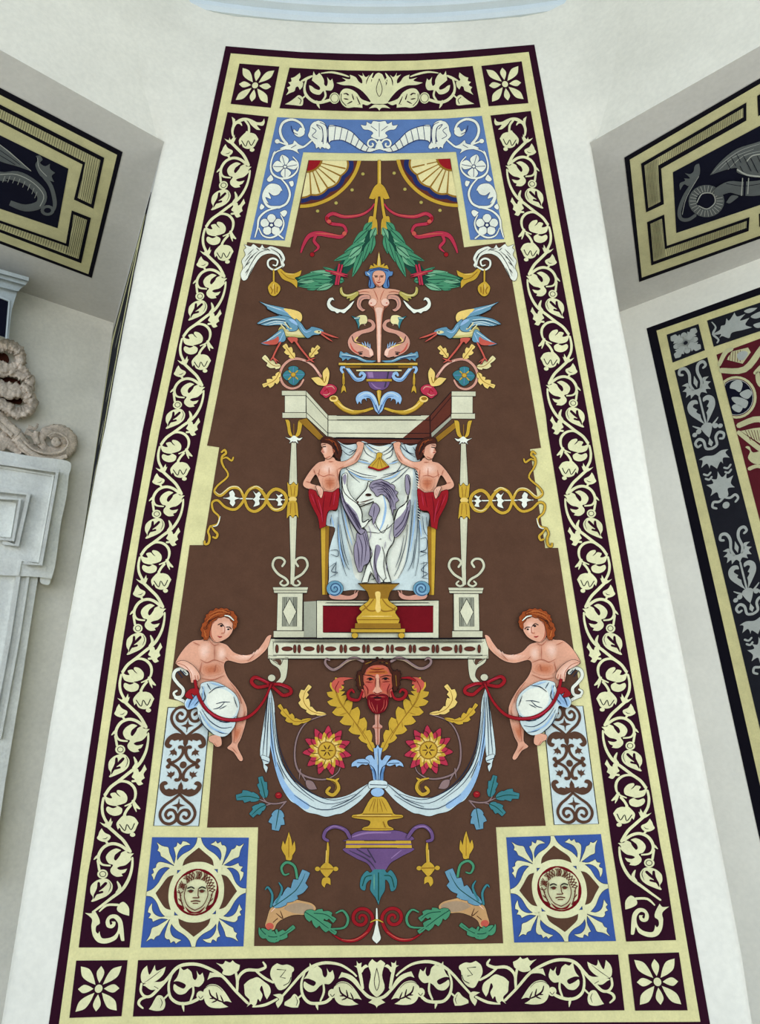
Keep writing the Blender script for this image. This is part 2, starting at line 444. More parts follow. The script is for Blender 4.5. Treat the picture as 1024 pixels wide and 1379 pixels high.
build('cream_frame', [('cream','f', list(zip(IL,IYL))+[(300,1380),(510,1379),(740,1377)]+list(zip(IR,IYR))[::-1]+[(660,75),(610,79),(560,81.7),(510,82.4),(460,81.5),(405,79),(355,75.5)])], None, .003, .002, MURAL)
D1 = .005
field = [(415.6,215.6),(391,333),(333,326),(323.6,377),(283.4,580),(278.9,600),(295.4,602.4),(274,734),(255.6,734),(237.7,860),(227.5,941),(252,946),(290,960),(287.3,1006.5),(279,1114.5),(347.8,1114),(342.3,1274),(510,1273),(678,1270.3),(668.3,1114),(735.3,1112),(723.8,1006.5),(722,960),(764,945.5),(783,939),(770.7,860),(752,737.7),(734.8,738),(714.2,605),(729,603),(725.3,580),(690,377),(681,326),(625.3,333),(606.8,213.4),(560,215.5),(510,216.5),(460,216)]
build('brown_ground', [('brown','f',field)], None, D1, .002, MURAL)
LS1=([151,280,430,580,710,860,990,1140,1179,1276],[306.5,277.3,246.4,214.8,190.3,165.9,146,125.3,118,106])
LS2=([157,280,430,580,710,860,990,1140,1179,1276],[362,333.9,301.9,272.5,249,225.5,209,190.5,185.4,174.4])
RS2=([155.5,280,560,580,710,860,990,1140,1179,1268],[660.8,684.6,735.5,737.7,759,783.3,804,824.4,830.8,843.6])
RS1=([149.4,280,560,580,710,860,990,1140,1179,1266],[715.2,739.4,792.5,795.4,817,842.5,865,890,897.8,911])
sL = build('vine_border', [('plum','f', list(zip(LS1[1],LS1[0]))+list(zip(LS2[1],LS2[0]))[::-1])], None, D1, .002, MURAL)
sR = build('vine_border', [('plum','f', list(zip(RS1[1],RS1[0]))+list(zip(RS2[1],RS2[0]))[::-1])], None, D1, .002, MURAL)
BLs=[191,342,489,634,784,944.5,1112,1280]; BRs=[190,339,486,633,784,944.5,1099,1262]
def vine_fn(right, k):
    S1, S2, Bs = (RS1, RS2, BRs) if right else (LS1, LS2, BLs)
    def fn(x, y):
        s = (x-interp(y,*LS1))/(interp(y,*LS2)-interp(y,*LS1)); t = (y-944.5)/167.5+k
        yy = interp(t, list(range(len(Bs))), Bs)
        a, b = interp(yy,*S1), interp(yy,*S2)
        return a+(b-a)*s, yy
    return fn
VINE = [
 ('stem', [L('vine',cV,'515,110 600,190 680,270 742,378',4.2), L('vine',cV,'720,368 640,312 560,296 482,330 436,400 434,465 470,510 552,522',4.0,1,.5), L('vine',cV,'515,290 495,262',3), L('vine',cV,'384,460 428,415',3,.3,1), L('vine',cV,'424,470 442,568',3.2)]),
 ('stem', [L('vine',cV,'764,440 762,520 742,620 702,710 650,780 560,852 460,932 372,1000 318,1078',4.2,.6,1), L('vine',cV,'615,682 640,750 612,802',4.2,.3,1), L('vine',cV,'380,1000 470,938 560,948 620,1005 632,1080 604,1150 520,1192',3.9,.6,.4), L('vine',cV,'606,1140 640,1190 680,1222',4.2,1,.3), L('vine',cV,'612,1170 642,1250',3,1,.3), L('vine',cV,'600,935 650,930',3)]),
 ('stem', [L('vine',cV,'302,1108 288,1200 300,1290 345,1375',3.8,.8,1)]),
 ('calyx', [F('vine',cV,'445,74c 492,92 500,62c 520,88 556,28c 562,70 575,60c 552,120 520,132 480,112')]),
 ('bud', [F('vine',cV,'462,138c 492,182 546,212 540,248 500,276 450,268 414,240 428,208 440,172'), L('ink',cV,'470,246 500,244 520,226',.8,.3,.3)]),
 ('leaf', [F('vine',cV,'778,397c 748,432 756,455c 725,492 690,518 640,530 615,548 650,566 713,553c 692,590 660,606 673,628c 610,635 560,602 550,560 575,515 535,500 508,460 506,420 540,375 600,345 652,362c 618,388 592,412 582,450 602,468 640,420 655,388 700,366c 720,392')]),
 ('berry', [E('vine',cV,475,608,52,48,14), E('ink',cV,477,608,34,31,12), E('vine',cV,477,608,26,24,12)]),
 ('leaf', [F('vine',cV,'470,656 408,680 360,730 354,800 378,850 358,888c 374,893 430,872 512,832 560,782 570,720 540,672 505,655'), L('plum',cV,'436,700 432,760 396,826',4.2,.8,.7), L('plum',cV,'506,702 440,770',4.2,.9,.6), L('plum',cV,'470,792 420,806',3), L('plum',cV,'400,812 384,862',2.4,1,.4), L('ink',cV,'535,680 552,730 530,790',.7,.4,.4)]),
 ('leaf', [F('vine',cV,'726,762c 748,812c 716,860 728,902c 692,932 712,962c 668,978 640,950 622,912c 594,890 612,852 600,822c 652,806 668,842c 690,828')]),
 ('leaf', [F('vine',cV,'300,1064c 345,1104 392,1108 372,1066 420,1052 448,1078 478,1096 440,1050 450,1026 505,1040 546,1090 540,1148 492,1172 440,1186 462,1196 496,1222 482,1272 420,1292 360,1272 330,1232 344,1196 400,1214 440,1194 380,1184 330,1156')]),
 ('flower_stalk', [L('vine',cV,'582,1185 545,1230 518,1280',3.6)]),
]
BELL = [('flower', [F('vine',cV,'690,-6 640,40 608,92 622,152c 640,132 662,172 720,192 782,172 808,120 826,82c 790,28 740,8 706,10'), E('vine',cV,766,203,27,22,12), L('ink',cV,'640,98 690,162 712,98 752,152 786,88',1.0), L('vine',cV,'690,0 692,20',4)])]
for right, root in ((False, sL), (True, sR)):
    for k in range(-5, 2):
        fn = vine_fn(right, k+5)
        for nm, sh in BELL: build(nm, sh, None, .0072, .002, root, fn)
        for i, (nm, sh) in enumerate(VINE):
            if k == 1 and i in (2, 8, 9, 10): continue
            if k == 1 and i == 1: sh = [L('vine',cV,'764,440 762,520 742,620 702,710 650,780 560,852 460,932 372,1000',4.2,.6,.6)]; build('sprout', [L('vine',cV,'615,682 640,750 612,802',4.2,.3,1)], None, .0072, .002, root, fn)
            build(nm, sh, None, .0072, .002, root, fn)
# ends of the two vines
TOPV = [F('vine',cVT,'388,158c 430,190 432,215 500,178 570,172 640,195 700,225 760,222 790,180c 796,230 770,270 700,262 745,322c 700,318 660,290 620,250 580,205 500,222 440,262 412,330 412,400 392,395 382,320 400,240'), L('vine',cVT,'555,205 598,270 602,350',3), L('vine',cVT,'440,235 490,235 515,270',2.8,1,.3)]
BOTV = [F('vine',cQ,'330,258c 375,260 395,238c 425,290 432,330 408,350 405,385 420,400 430,385c 445,430 490,432 530,415 555,380 558,330 530,295 500,305 505,340 520,330 512,318c 540,320 535,350 510,364 480,352 474,312 500,275 545,270 580,300 594,350 602,450c 580,448 566,400 545,440 480,468 420,460 385,415 374,350 378,300'), L('vine',cQ,'428,250 480,205 560,203',3.2,.5,1), F('vine',cQ,'595,182 560,205 552,240 590,265 635,278c 632,220')]
def end_fn(x, y):
    s = (x-interp(y,*LS1))/(interp(y,*LS2)-interp(y,*LS1)); yy = y-(8.5 if y > 700 else .5)
    a, b = interp(yy,*RS1), interp(yy,*RS2); return a+(b-a)*s, yy
for f, root in ((same, sL), (end_fn, sR)):
    build('stem_curl', TOPV, None, .0072, .002, root, f); build('stem_curl', BOTV, None, .0072, .002, root, f)

# corner squares with eight-petalled rosettes
def quad(q):
    (ax,ay),(bx,by),(cx_,cy_),(dx,dy) = q
    def fn(u, v):
        return ((ax*(1-u)+bx*u)*(1-v)+(dx*(1-u)+cx_*u)*v, (ay*(1-u)+by*u)*(1-v)+(dy*(1-u)+cy_*u)*v)
    return fn
def petal(a, r0, r1, w):
    c, s = math.cos(a), math.sin(a)
    pts = [(r0,0,True),(r0+(r1-r0)*.35,w*.8,False),(r0+(r1-r0)*.68,w,False),(r1,0,True),(r0+(r1-r0)*.68,-w,False),(r0+(r1-r0)*.35,-w*.8,False)]
    return [(.5+x*c-y*s, .5+x*s+y*c, k) for x, y, k in pts]
for q in ([(102.7,1293.6),(172,1293),(163.7,1368.5),(93.4,1370.8)], [(846.4,1285),(914.8,1282.5),(926.5,1360.6),(855.8,1361)], [(322.6,85.5),(376.4,89.6),(365,145),(310.7,139.8)], [(648.6,88.7),(703,82.6),(712,138.8),(658.4,143)]):
    g = build('rosette_square', [('plum','f',q)], None, D1, .002, MURAL)
    fn = quad(q)
    for i in range(8):
        a = i*math.pi/4; d = i % 2
        build('petal', [('vine','f',catmull(petal(a, .1, .56 if d else .4, .085 if d else .07)))], None, .0072, .002, g, fn)
    build('rosette_center', [E('vine',P1,.5,.5,.075,None,14)], None, .0072, .003, g, fn)

# horizontal scroll strips
bs = build('scroll_strip', [('plum','f',[(186,1293),(290,1291.5),(400,1290),(505,1289),(620,1287.6),(730,1286.4),(833,1285.4),(841.5,1360.6),(730,1362),(620,1363.5),(505,1365),(400,1366),(290,1367.5),(179,1369)])], None, D1, .002, MURAL)
def bmir(x, y): return 2*507.2-x, y-(507.2-x)*.0235
N1=(170,1280,5.689); N2=(340,1280,5.689); N2b=(345.27,1276.48,5.689); N3=(370,84,7.062)
def curl_leaf(cr): return [F('vine',cr,'410,115c 438,150 470,138c 500,165 512,212 530,226 545,200 540,155c 562,188 585,170c 598,230 562,276 520,276 488,292 450,330 400,336 364,300 368,258 398,276 440,292 456,262 402,236 364,238c 390,205 405,165')]
def heart_leaf(cr): return [F('vine',cr,'596,302 640,260 700,266 752,312 808,398c 768,388 738,402 782,432c 720,442 650,436 610,405 594,350'), L('plum',cr,'636,300 650,345 700,380 762,402',2.6,.5,.5), L('plum',cr,'690,322 702,372',2,.5,1), L('plum',cr,'722,342 742,388',1.8,.4,1), L('plum',cr,'640,368 676,366',2,.5,1), L('plum',cr,'655,400 690,385',1.8,.4,1), L('plum',cr,'592,300 640,268 700,275 740,312',.8,.5,.5)]
HALF = [
 ('leaf', [F('vine',N1,'160,115c 178,186 220,110c 234,156 303,124c 282,186 216,240 130,250 112,200 126,150'), L('plum',N1,'135,250 200,205 270,150',.9,.4,.4), F('vine',N1,'130,262 200,242 262,240 312,214c 272,262 240,296c 190,302 150,276'), L('plum',N1,'215,275 245,292',.8)]),
 ('stem', [L('vine',N1,'118,255 112,310 140,350 190,348 250,290 330,200 380,140 440,110 540,106 640,140 740,200 840,312 932,404',4.4,.7,.8), L('vine',N1,'170,352 112,374 96,410 128,442',3.8,.7,.6), L('vine',N1,'350,185 326,260 336,350 382,396 440,408 500,396 548,374',4.2,.5,1), L('vine',N1,'432,402 442,468',3.4,1,.2), L('vine',N1,'512,262 514,325 492,388',3,.8,.8), F('vine',N1,'622,226c 642,168c 704,178 762,218 720,204 660,206')]),
 ('bud', [F('vine',N1,'242,345 216,380 195,420 174,450c 230,463 285,452 300,402 280,352'), L('ink',N1,'262,365 276,400 262,440',.8,.4,.4), L('vine',N1,'285,375 325,335',2.4)]),
 ('leaf', curl_leaf(N1)), ('leaf', heart_leaf(N1)),
 ('berry', [E('vine',N1,570,346,32,36,12), L('ink',N1,'555,350 570,368 588,350',.7)]),
 ('leaf', [F('vine',N1,'690,95c 738,106 760,80c 796,92 815,75c 838,96 872,112c 862,152 830,176 790,192 738,180 746,150c 722,122'), L('vine',N1,'838,160 852,230 850,312',3.8,.8,.8)]),
 ('stem', [L('vine',N1,'850,300 862,205 920,152 1010,150 1066,128',4.2,.6,.6), L('vine',N2,'40,160 100,128 80,86',3.6,.7,.5), L('vine',N2,'20,150 90,208 160,245',3.6,.7,.8)]),
 ('leaf', [F('vine',N2,'-64,262c -30,230 0,216 42,205 92,240 130,272 140,322 112,374c 95,345 84,302 72,270 58,300 78,342 60,392c 42,372 30,410 8,432c -8,410 -42,432c -20,382 -55,342 -60,302'), L('vine',N2,'0,432 100,416 190,372',3.8,.4,.8)]),
 ('flower', [F('vine',N2,'190,98c 150,130 138,190 168,250 202,302 252,290 292,240 302,180 312,132 270,108 230,112'), L('ink',N2,'190,145 256,150 214,205 252,212',1.0,n=1), L('ink',N2,'240,268 280,245 296,205',.8), E('vine',N2,302,145,18,22,10)]),
 ('stem', [L('vine',N2,'228,352 300,270 370,190 430,140 500,106 580,94 680,112 765,165 800,200',4.2,.7,.5), F('vine',N2,'158,340c 212,332 238,355 226,402 196,442c 180,400 205,372'), L('vine',N2,'402,170 376,250 386,340 430,396 490,406 560,396 602,365',4.2,.5,1), L('vine',N2,'490,402 502,456',3.4,1,.2), L('vine',N2,'545,255 548,320 522,385',3,.8,.8)]),
 ('bud', [F('vine',N2,'320,334 346,350 362,390 350,437c 300,436 246,420c 250,395 290,368'), L('ink',N2,'330,350 346,390 335,425',.8,.4,.4), L('vine',N2,'345,370 385,335',2.4)]),
 ('leaf', curl_leaf(N2b)), ('leaf', heart_leaf(N2b)),
 ('berry', [E('vine',N2,612,330,32,36,12), L('ink',N2,'598,335 612,352 630,335',.7)]),
 ('stem', [F('vine',N2,'660,216c 684,166c 750,186 800,226 842,292 900,345 950,362 940,378 880,362 820,300 760,236 700,205'), L('vine',N2,'846,290 830,200 812,120',4.4,.8,1), F('vine',N2,'800,80c 815,100 838,92c 836,130 868,108 892,124c 860,140 840,170 815,170 808,140 780,118c 800,115')]),
]
for f in (same, bmir):
    for nm, sh in HALF: build(nm, sh, None, .0072, .002, bs, f)
build('flower', [F('vine',cT,'996,82 982,72c 970,90 978,120 972,160 990,185 1002,185 1020,160 1012,120 1022,85c 1008,75'), L('plum',cT,'996,100 988,140 996,168 1004,140 996,100',1), F('vine',cT,'970,205c 996,190 1022,205c 1000,215 996,222c 990,213')], None, .0072, .002, bs)

ts = build('scroll_strip', [('plum','f',[(390,91),(430,93.3),(470,94.8),(510,95.3),(550,94.8),(590,92.8),(637,88.7),(647.5,144.6),(600,148),(555,149.6),(510,150),(465,149.4),(420,148),(376.6,145.7)])], None, D1, .002, MURAL)
TOPH = [
 ('leaf', [F('vine',N3,'240,100c 246,140 232,172 272,190c 266,230 240,262c 222,230 200,240 190,272 150,290 108,312c 132,270 118,240c 150,220 130,190c 160,180 155,150c 190,138')]),
 ('bud', [F('vine',N3,'230,312 266,335 272,380 255,412 180,406 98,398c 150,370 190,340'), L('ink',N3,'225,335 252,360 240,395',.8), L('vine',N3,'262,345 290,320',2)]),
 ('stem', [L('vine',N3,'250,182 310,152 356,130',3.6,.5,.6), L('vine',N3,'306,152 284,240 300,310 360,366 430,382 525,358',3.9,.5,1), L('vine',N3,'400,372 428,438',3.4,1,.2), L('vine',N3,'474,262 484,320 450,372',2.8,.8,.8), L('vine',N3,'440,104 540,94 640,114 705,136',2.8,.4,.6)]),
 ('leaf', [F('vine',N3,'370,84c 394,122 425,100c 450,130 470,172 472,210 494,226 506,192 500,140c 528,172 548,155c 562,220 540,266 490,266 460,276 430,306 380,300 340,270 328,218c 352,226 386,252 426,262 430,235 380,192 356,172c')]),
 ('leaf', [F('vine',N3,'588,195c 676,176 640,145c 716,160 715,118c 770,140 800,182 832,200 830,160 795,115c 838,130 835,98c 866,140 902,118c 872,180 882,250 922,310 980,350 1004,382c 930,382 880,322 820,262 740,222 650,216'), L('vine',N3,'886,200 904,150 940,165 928,192',2.2,.8,.5)]),
 ('leaf', [F('vine',N3,'624,292 660,252 720,254 780,290 830,350 928,384c 880,408 838,398 836,432c 760,426 690,432 640,396 620,340'), L('plum',N3,'656,300 690,300 730,350 800,402',2.2,.5,.4), L('plum',N3,'736,300 752,352',1.6,.4,1), L('plum',N3,'780,325 812,398',1.6,.4,.8), L('plum',N3,'660,345 700,352',1.8,.6,.6), L('plum',N3,'690,395 735,372',1.6,.4,1), L('ink',N3,'634,300 636,360 680,412',.7)]),
 ('berry', [E('vine',N3,570,340,48,54,16), E('ink',N3,571,340,40,44,14), E('vine',N3,571,340,34,38,14)]),
]
for f in (same, mirror):
    for nm, sh in TOPH: build(nm, sh, None, .0072, .002, ts, f)
build('flower', [F('vine',P1,'506,100c 510,98 515,100c 520,112 518,126 523,138 511,140 499,138 504,126 500,112'), L('plum',P1,'511,106 507,120 511,130 515,120 511,106',.9), F('vine',P1,'497,146c 504,141 511,141 518,141 526,146c 515,145 511,149c 507,145')], None, .0072, .002, ts)
build('leaf', [F('vine',P1,'497,104c 503,98 500,110 505,122 506,136 500,135 492,124 494,112')], None, .0072, .002, ts); build('leaf', [F('vine',P1,'525,104c 519,98 522,110 517,122 516,136 522,135 530,124 528,112')], None, .0072, .002, ts)

# ---------------------------------------------------------------- blue frieze with cornucopias
def R_(cr, x0, y0, x1, y1): return '%g,%g %g,%g %g,%g %g,%g' % (x0,y0,x1,y0,x1,y1,x0,y1)
D2 = .0072
bf = build('blue_frieze', [('blue','f',[(373.4,157.7),(420,160),(465,161),(510,161.3),(555,160.8),(600,159.6),(649.3,156),(679.3,322),(633.6,323),(614.4,204.5),(560,206),(510,206.4),(460,206),(408.6,205),(383.6,323.7),(336.8,322.7)])], None, D1, .002, MURAL)
def outl(pts, cr, w=.7, m='navy'): return L(m, cr, pts+' '+pts.split()[0], w)
horn = '700,552 760,552 840,582 900,640 950,680 1000,690 960,712 900,698 840,662 780,637 720,642 702,652'
FR = [
 ('cornucopia', [F('white',cA,horn), outl(horn.replace('c',''),cA), L('navy',cA,'745,555 735,640',.7), L('navy',cA,'785,562 770,638',.7), L('navy',cA,'822,578 805,648',.7), L('navy',cA,'857,600 838,662',.7), L('navy',cA,'890,632 868,680',.7), L('navy',cA,'920,660 900,696',.7), L('navy',cA,'950,680 935,705',.7),
   F('white',cA,'592,545 620,522 650,545 665,600 655,650 625,668 600,640 575,612 585,578'), L('navy',cA,'600,560 625,580 600,610 630,630',.7), L('navy',cA,'628,545 650,570',.7), F('white',cA,'620,655 640,645 690,660 680,690c 660,680 650,695c 640,680 625,690c'),
   L('white',cA,'635,530 668,545 682,600 680,650 700,680',6.2), L('navy',cA,'650,528 684,548 694,600 690,655',.7), L('navy',cA,'628,540 660,560 668,610 668,660',.7)]),
 ('scroll', [L('white',cA,'602,635 545,680 480,690',2.4), F('white',cA,'560,680c 520,665 490,640 480,660 440,670 400,690 440,695 480,700 520,722c 510,695'), L('white',cA,'445,662 412,620 402,570 425,525 480,510 530,535 550,575',3.4,1,.8), F('white',cA,'548,570 552,600 520,618 490,600 486,570 510,585 525,560'), L('white',cA,'440,665 385,645',2.2), E('white',cA,384,645,15,14,12), L('navy',cA,'470,550 480,585 510,602',.7), L('navy',cA,'500,668 470,685',.6)]),
 ('scroll', [L('white',cA,'440,690 372,715 345,780 352,840 400,872 460,868 505,830 512,780 480,740',2.7,.5,.5), L('white',cA,'405,873 445,920 462,975 440,1030 390,1055',2.9,.6,1), L('white',cA,'400,1052 330,1048 300,1000 306,955 340,915 390,920 412,950',3.4,1,.5), F('white',cA,'405,935 395,970 360,980 330,960 345,1000 310,990 330,1030 300,1000 305,950 350,912'), L('white',cA,'390,1055 320,1075 272,1120 262,1180 245,1240',2.8,.6,.5), L('white',cA,'270,1180 295,1228 350,1240 405,1205 425,1150 405,1100',2.5,.5,.5), L('white',cA,'370,705 355,735',2.4,.4,.4), L('white',cA,'395,1225 420,1245',2.2)]),
 ('flower', [F('white',cA,'%d,%d %d,%d %d,%d %d,%d' % q) for q in ((432,795,400,760,415,728,455,755),(440,800,475,762,512,785,490,820),(432,810,470,840,435,872,405,845),(425,800,385,835,355,800,385,765))]+[L('navy',cA,'415,735 432,795',.6),L('navy',cA,'505,790 440,802',.6),L('navy',cA,'432,865 432,808',.6),L('navy',cA,'362,800 425,802',.6),E('navy',cA,432,802,14,13,10),E('white',cA,432,802,9,8,10)]),
 ('flower', [E('white',cA,348+44*math.cos(a),1163+42*math.sin(a),27,27,10) for a in [i*1.2566-1.57 for i in range(5)]]+[L('navy',cA,'348,1163 %g,%g' % (348+55*math.cos(a),1163+52*math.sin(a)),.7) for a in [i*1.2566-.94 for i in range(5)]]+[E('navy',cA,348,1163,15,14,10),E('white',cA,348,1163,10,9,10)]),
 ('bud', [F('white',cA,'345,850c 360,880 335,895 320,880')]), ('bud', [F('white',cA,'455,895c 480,890 485,915 470,925')]), ('bud', [F('white',cA,'285,1030c 305,1050 285,1068 275,1055')]), ('bud', [F('white',cA,'400,1085c 430,1070 445,1085 425,1112')]),
]
for f in (same, mirror):
    for nm, sh in FR: build(nm, sh, None, D2, .002, bf, f, ('navy',.6))
build('leaf_crest', [F('white',P1,'511,164 503,163 500,167 494,164c 493,169 486,168c 490,174 497,175 503,179 500,184 511,188 522,184 519,179 525,175 532,174 536,168c 529,169 528,164c 522,167 519,163'), L('navy',P1,'511,166 511,184',.6), L('navy',P1,'500,170 508,176',.6), L('navy',P1,'522,170 514,176',.6)]+[L('white',P1,spiral(s,194,7.5,1.5,a,b),2.4) for s,a,b in ((500.5,-.3,-6.8),(521.5,3.44,9.9))]+[F('white',P1,'504,203c 511,188 518,203c 511,201')], None, D2, .002, bf, same, ('navy',.6))

# ---------------------------------------------------------------- shell fans in the upper corners
def fan(cx, cy, hx, hy, vx, vy):
    def p(r, a): return (cx+hx*r*math.cos(a)+vx*r*math.sin(a), cy+hy*r*math.cos(a)+vy*r*math.sin(a))
    A = [math.pi/2*i/24 for i in range(25)]
    def sect(r, scal=0): return [(cx, cy)]+[p(r*(1-scal*abs(math.sin(a*2*4)) if scal else r), a) if scal else p(r, a) for a in A]
    sc = lambda r: [(cx, cy)]+[p(r*(1+.06*(abs(math.sin(a*2*3.5))-.5)), a) for a in [math.pi/2*i/56 for i in range(57)]]
    sh = [('gold','f',sect(1.0)), ('marone','f',sect(.93)), ('navy','f',sc(.87)), ('ochre','f',sc(.78)), ('straw','f',sc(.74))]
    for i in range(1, 7):
        a = math.pi/2*i/7; sh.append(L('ochre', P1, [p(.22,a), p(.74,a)], 1.7, .7, 1.3))
    sh += [('ochre','f',sect(.26)), ('red','f',sect(.22))]
    return sh, [[E('greend' if 0 else 'olive', P1, *p(1.12, a), 2.3, 2.1, 10)] for a in (.25,.58,.92,1.25)]
for fa in (fan(416.5,216,70,.5,-12.5,64), fan(606,213.8,-72,1.2,11.5,65)):
    o = build('shell_fan', fa[0], None, D2, .002, MURAL)
    for d in fa[1]: build('bead', d, None, D2, .002, o)

# ---------------------------------------------------------------- pendant, ribbons and garlands
art('pendant_stem', MURAL, [L('gold',P1,'511,217 511,240 511,262',4.5,1,1.4), L('goldl',P1,'512,217 512,258',1.2), F('gold',P1,'511,246c 504,252 497,267c 504,268 508,262 511,264 514,262 518,268 525,267c 518,252'), L('gold',P1,'508,262 506,280 504,297',3.6,1,1.2), L('gold',P1,'514,262 516,280 519,297',3.6,1,1.2)], d0=D2)
art('tulip_cup', MURAL, [F('gold',cA,'958,1108 1000,1130 1004,1222c 985,1205 962,1185 930,1200c 918,1190 945,1150'), L('ochre',cA,'975,1130 965,1180',.8)], both=True, d0=D2)
art('ribbon', MURAL, [L('crimson',cA,'985,1030 960,1065 900,1100 800,1112 728,1092 690,1118 712,1152 790,1165 812,1200',4.6,.4,.8), L('coral',cA,'940,1080 880,1103 800,1108 730,1092',1.4,.3,.3), L('crimson',cA,'812,1200 780,1235 720,1228 640,1215 580,1232 545,1290 530,1335',6.4,.6,.3), L('coral',cA,'780,1230 700,1218 620,1215',1.8,.3,.3), L('crimson',cA,'625,1225 612,1262 640,1300 610,1330',4,.9,.3), L('red',cA,'690,1118 712,1152',4), E('coral',cA,705,1140,14,12,10), E('coral',cA,800,1215,14,14,10), E('red',cA,600,1345,14,14,8)], both=True, d0=D2)
gl = [('930,-110','862,-30',50),('955,-70','915,15',44),('905,-60','795,45',50),('940,-20','918,112',42),('885,-20','790,70',56),('880,30','735,102',46),('915,20','866,168',42),('860,60','765,140',54),('840,95','664,160',46),('865,90','792,272',46),('820,120','740,200',50),('790,140','720,205',40)]
gl2 = [('690,245','590,203',24),('665,255','500,238',46),('600,250','415,282',46),('655,290','505,285',50),('560,280','410,305',50),('640,305','470,330',46),('600,330','420,335',40),('660,320','545,362',40),('560,340','480,358',30),('700,290','735,300',40)]
for f in (same, mirror):
    g = build('garland', [L('greend',cB,'950,-80 900,20 820,110 720,220 640,290 420,300',13,.5,.8)], None, D2, .001, MURAL, f)
    for i, (a, b, w_) in enumerate(gl+gl2):
        build('leaf', leaf('greenl' if i % 3 == 1 else 'green', cB, a+' '+b, w_, 'greend'), None, D2+.001+.0006*(i % 4), .0015, g, f, ('greend',.45))
    build('binding', ink=('ink',.4), shapes=[L('crimson',cB,'702,185 690,250 678,322',2.6), L('crimson',cB,'722,190 706,255 694,322',2.4), L('crimson',cB,'606,226 680,240 760,258',2.8,.4,.4), L('coral',cB,'640,236 740,262',1.4,.3,.3), L('crimson',cB,'640,246 760,272',1.8,.4,.4)], d0=D2+.006, th=.002, parent=g, fn=f)
    build('husk', ink=('ink',.5), shapes=[F('gold',cB,'410,348c 372,312 312,285 282,240 262,203c 300,215 332,240 390,247 442,224c 430,262 395,277 412,302'), L('ochre',cB,'300,235 345,275 395,290',1.1), L('goldl',cB,'330,250 390,252',1.2,.3,.3)], d0=D2, th=.003, parent=g, fn=f)
art('acanthus_bracket', MURAL, [F('white',cB,'35,292 22,250 40,205 30,160 55,120 45,85 60,70 46,46c 90,62 110,45 150,72 170,48c 190,75 225,60c 250,65 300,90 328,142 318,170 326,190 305,205 292,150 262,118 210,110 160,132 122,182 92,240 62,288')]+[L('ink',cB,p_,.8,.4,.4) for p_ in ('60,262 95,180 150,105 220,82','42,215 90,140 140,95','50,165 95,110','70,120 110,80','105,205 72,272','170,75 210,85','230,75 285,110 306,160','290,110 312,150','55,245 75,215','60,190 85,165','80,150 105,130','130,70 150,90','200,72 225,90')],
    [('volute', [L('white',cB,'306,195 255,222 215,200 212,160 245,143 276,160 268,192 245,188',2.6,.8,.6)]), ('drop', [L('gold',cB,'250,222 250,312',2.2), F('gold',cB,'250,302 292,332 290,372 258,402 226,390 210,345 228,315'), L('ochre',cB,'228,340 240,365 232,385',1.6), L('ochre',cB,'252,325 258,385',1.6), L('ochre',cB,'275,340 272,375',1.6), L('goldl',cB,'248,320 246,350',1.2)])], both=True, d0=D2)

# ---------------------------------------------------------------- birds on scrolling stems
art('scroll_stem', MURAL, [L('pink',cB,'577,960 520,882 450,842 375,838 315,885 294,950 318,1012 370,1040 425,1025 455,980',3.4,1,.7), L('skinl',cB,'560,932 510,875 450,845',1.1), ],
  [('leaf', acanthus('goldl',cB,'392,832 360,790 322,738',[10,30,30,8],3,'ochre')), ('leaf', acanthus('goldl',cB,'500,826 525,790 562,748',[8,26,28,6],3,'ochre')), ('leaf', acanthus('straw',cB,'300,884 245,880 178,818',[8,26,30,8],3,'ochre')), ('leaf', acanthus('goldl',cB,'292,925 255,985 174,1022',[8,30,30,6],4,'ochre')),
   ('flower', [F('teal',cB,q) for q in ('385,940 350,900 385,885 420,900','392,945 425,910 465,940 425,985','385,955 425,985 390,1018 350,990','378,945 345,985 312,950 345,915')]+[L('skyd',cB,q,1.0) for q in ('385,895 385,935','455,945 395,945','387,1005 386,955','322,948 375,946')]+[L('gold',cB,q,1.6) for q in ('355,918 368,930','415,975 402,962','415,918 402,930','352,978 368,962')]+[E('ochre',cB,385,945,19,18,10),E('gold',cB,385,945,14,13,10)]),
   ('calyx', [F('goldl',cB,'592,1022c 550,1012 508,968c 560,962 592,988 588,930 618,893c 634,932 626,992 612,1018'), L('ochre',cB,'578,960 600,1000 612,960',1.1)]),
   ('blossom', [F('crimson',cB,'590,1035 570,1070 590,1090 612,1105 640,1088 672,1072 686,1040 662,1015 630,1010 605,1022'), L('red',cB,'600,1060 620,1045 630,1080',1.2), L('pink',cB,'610,1030 650,1025 670,1045',1.6,.4,.4), L('pink',cB,'590,1080 615,1085 640,1070',1.2,.4,.4)])], both=True, d0=D2)
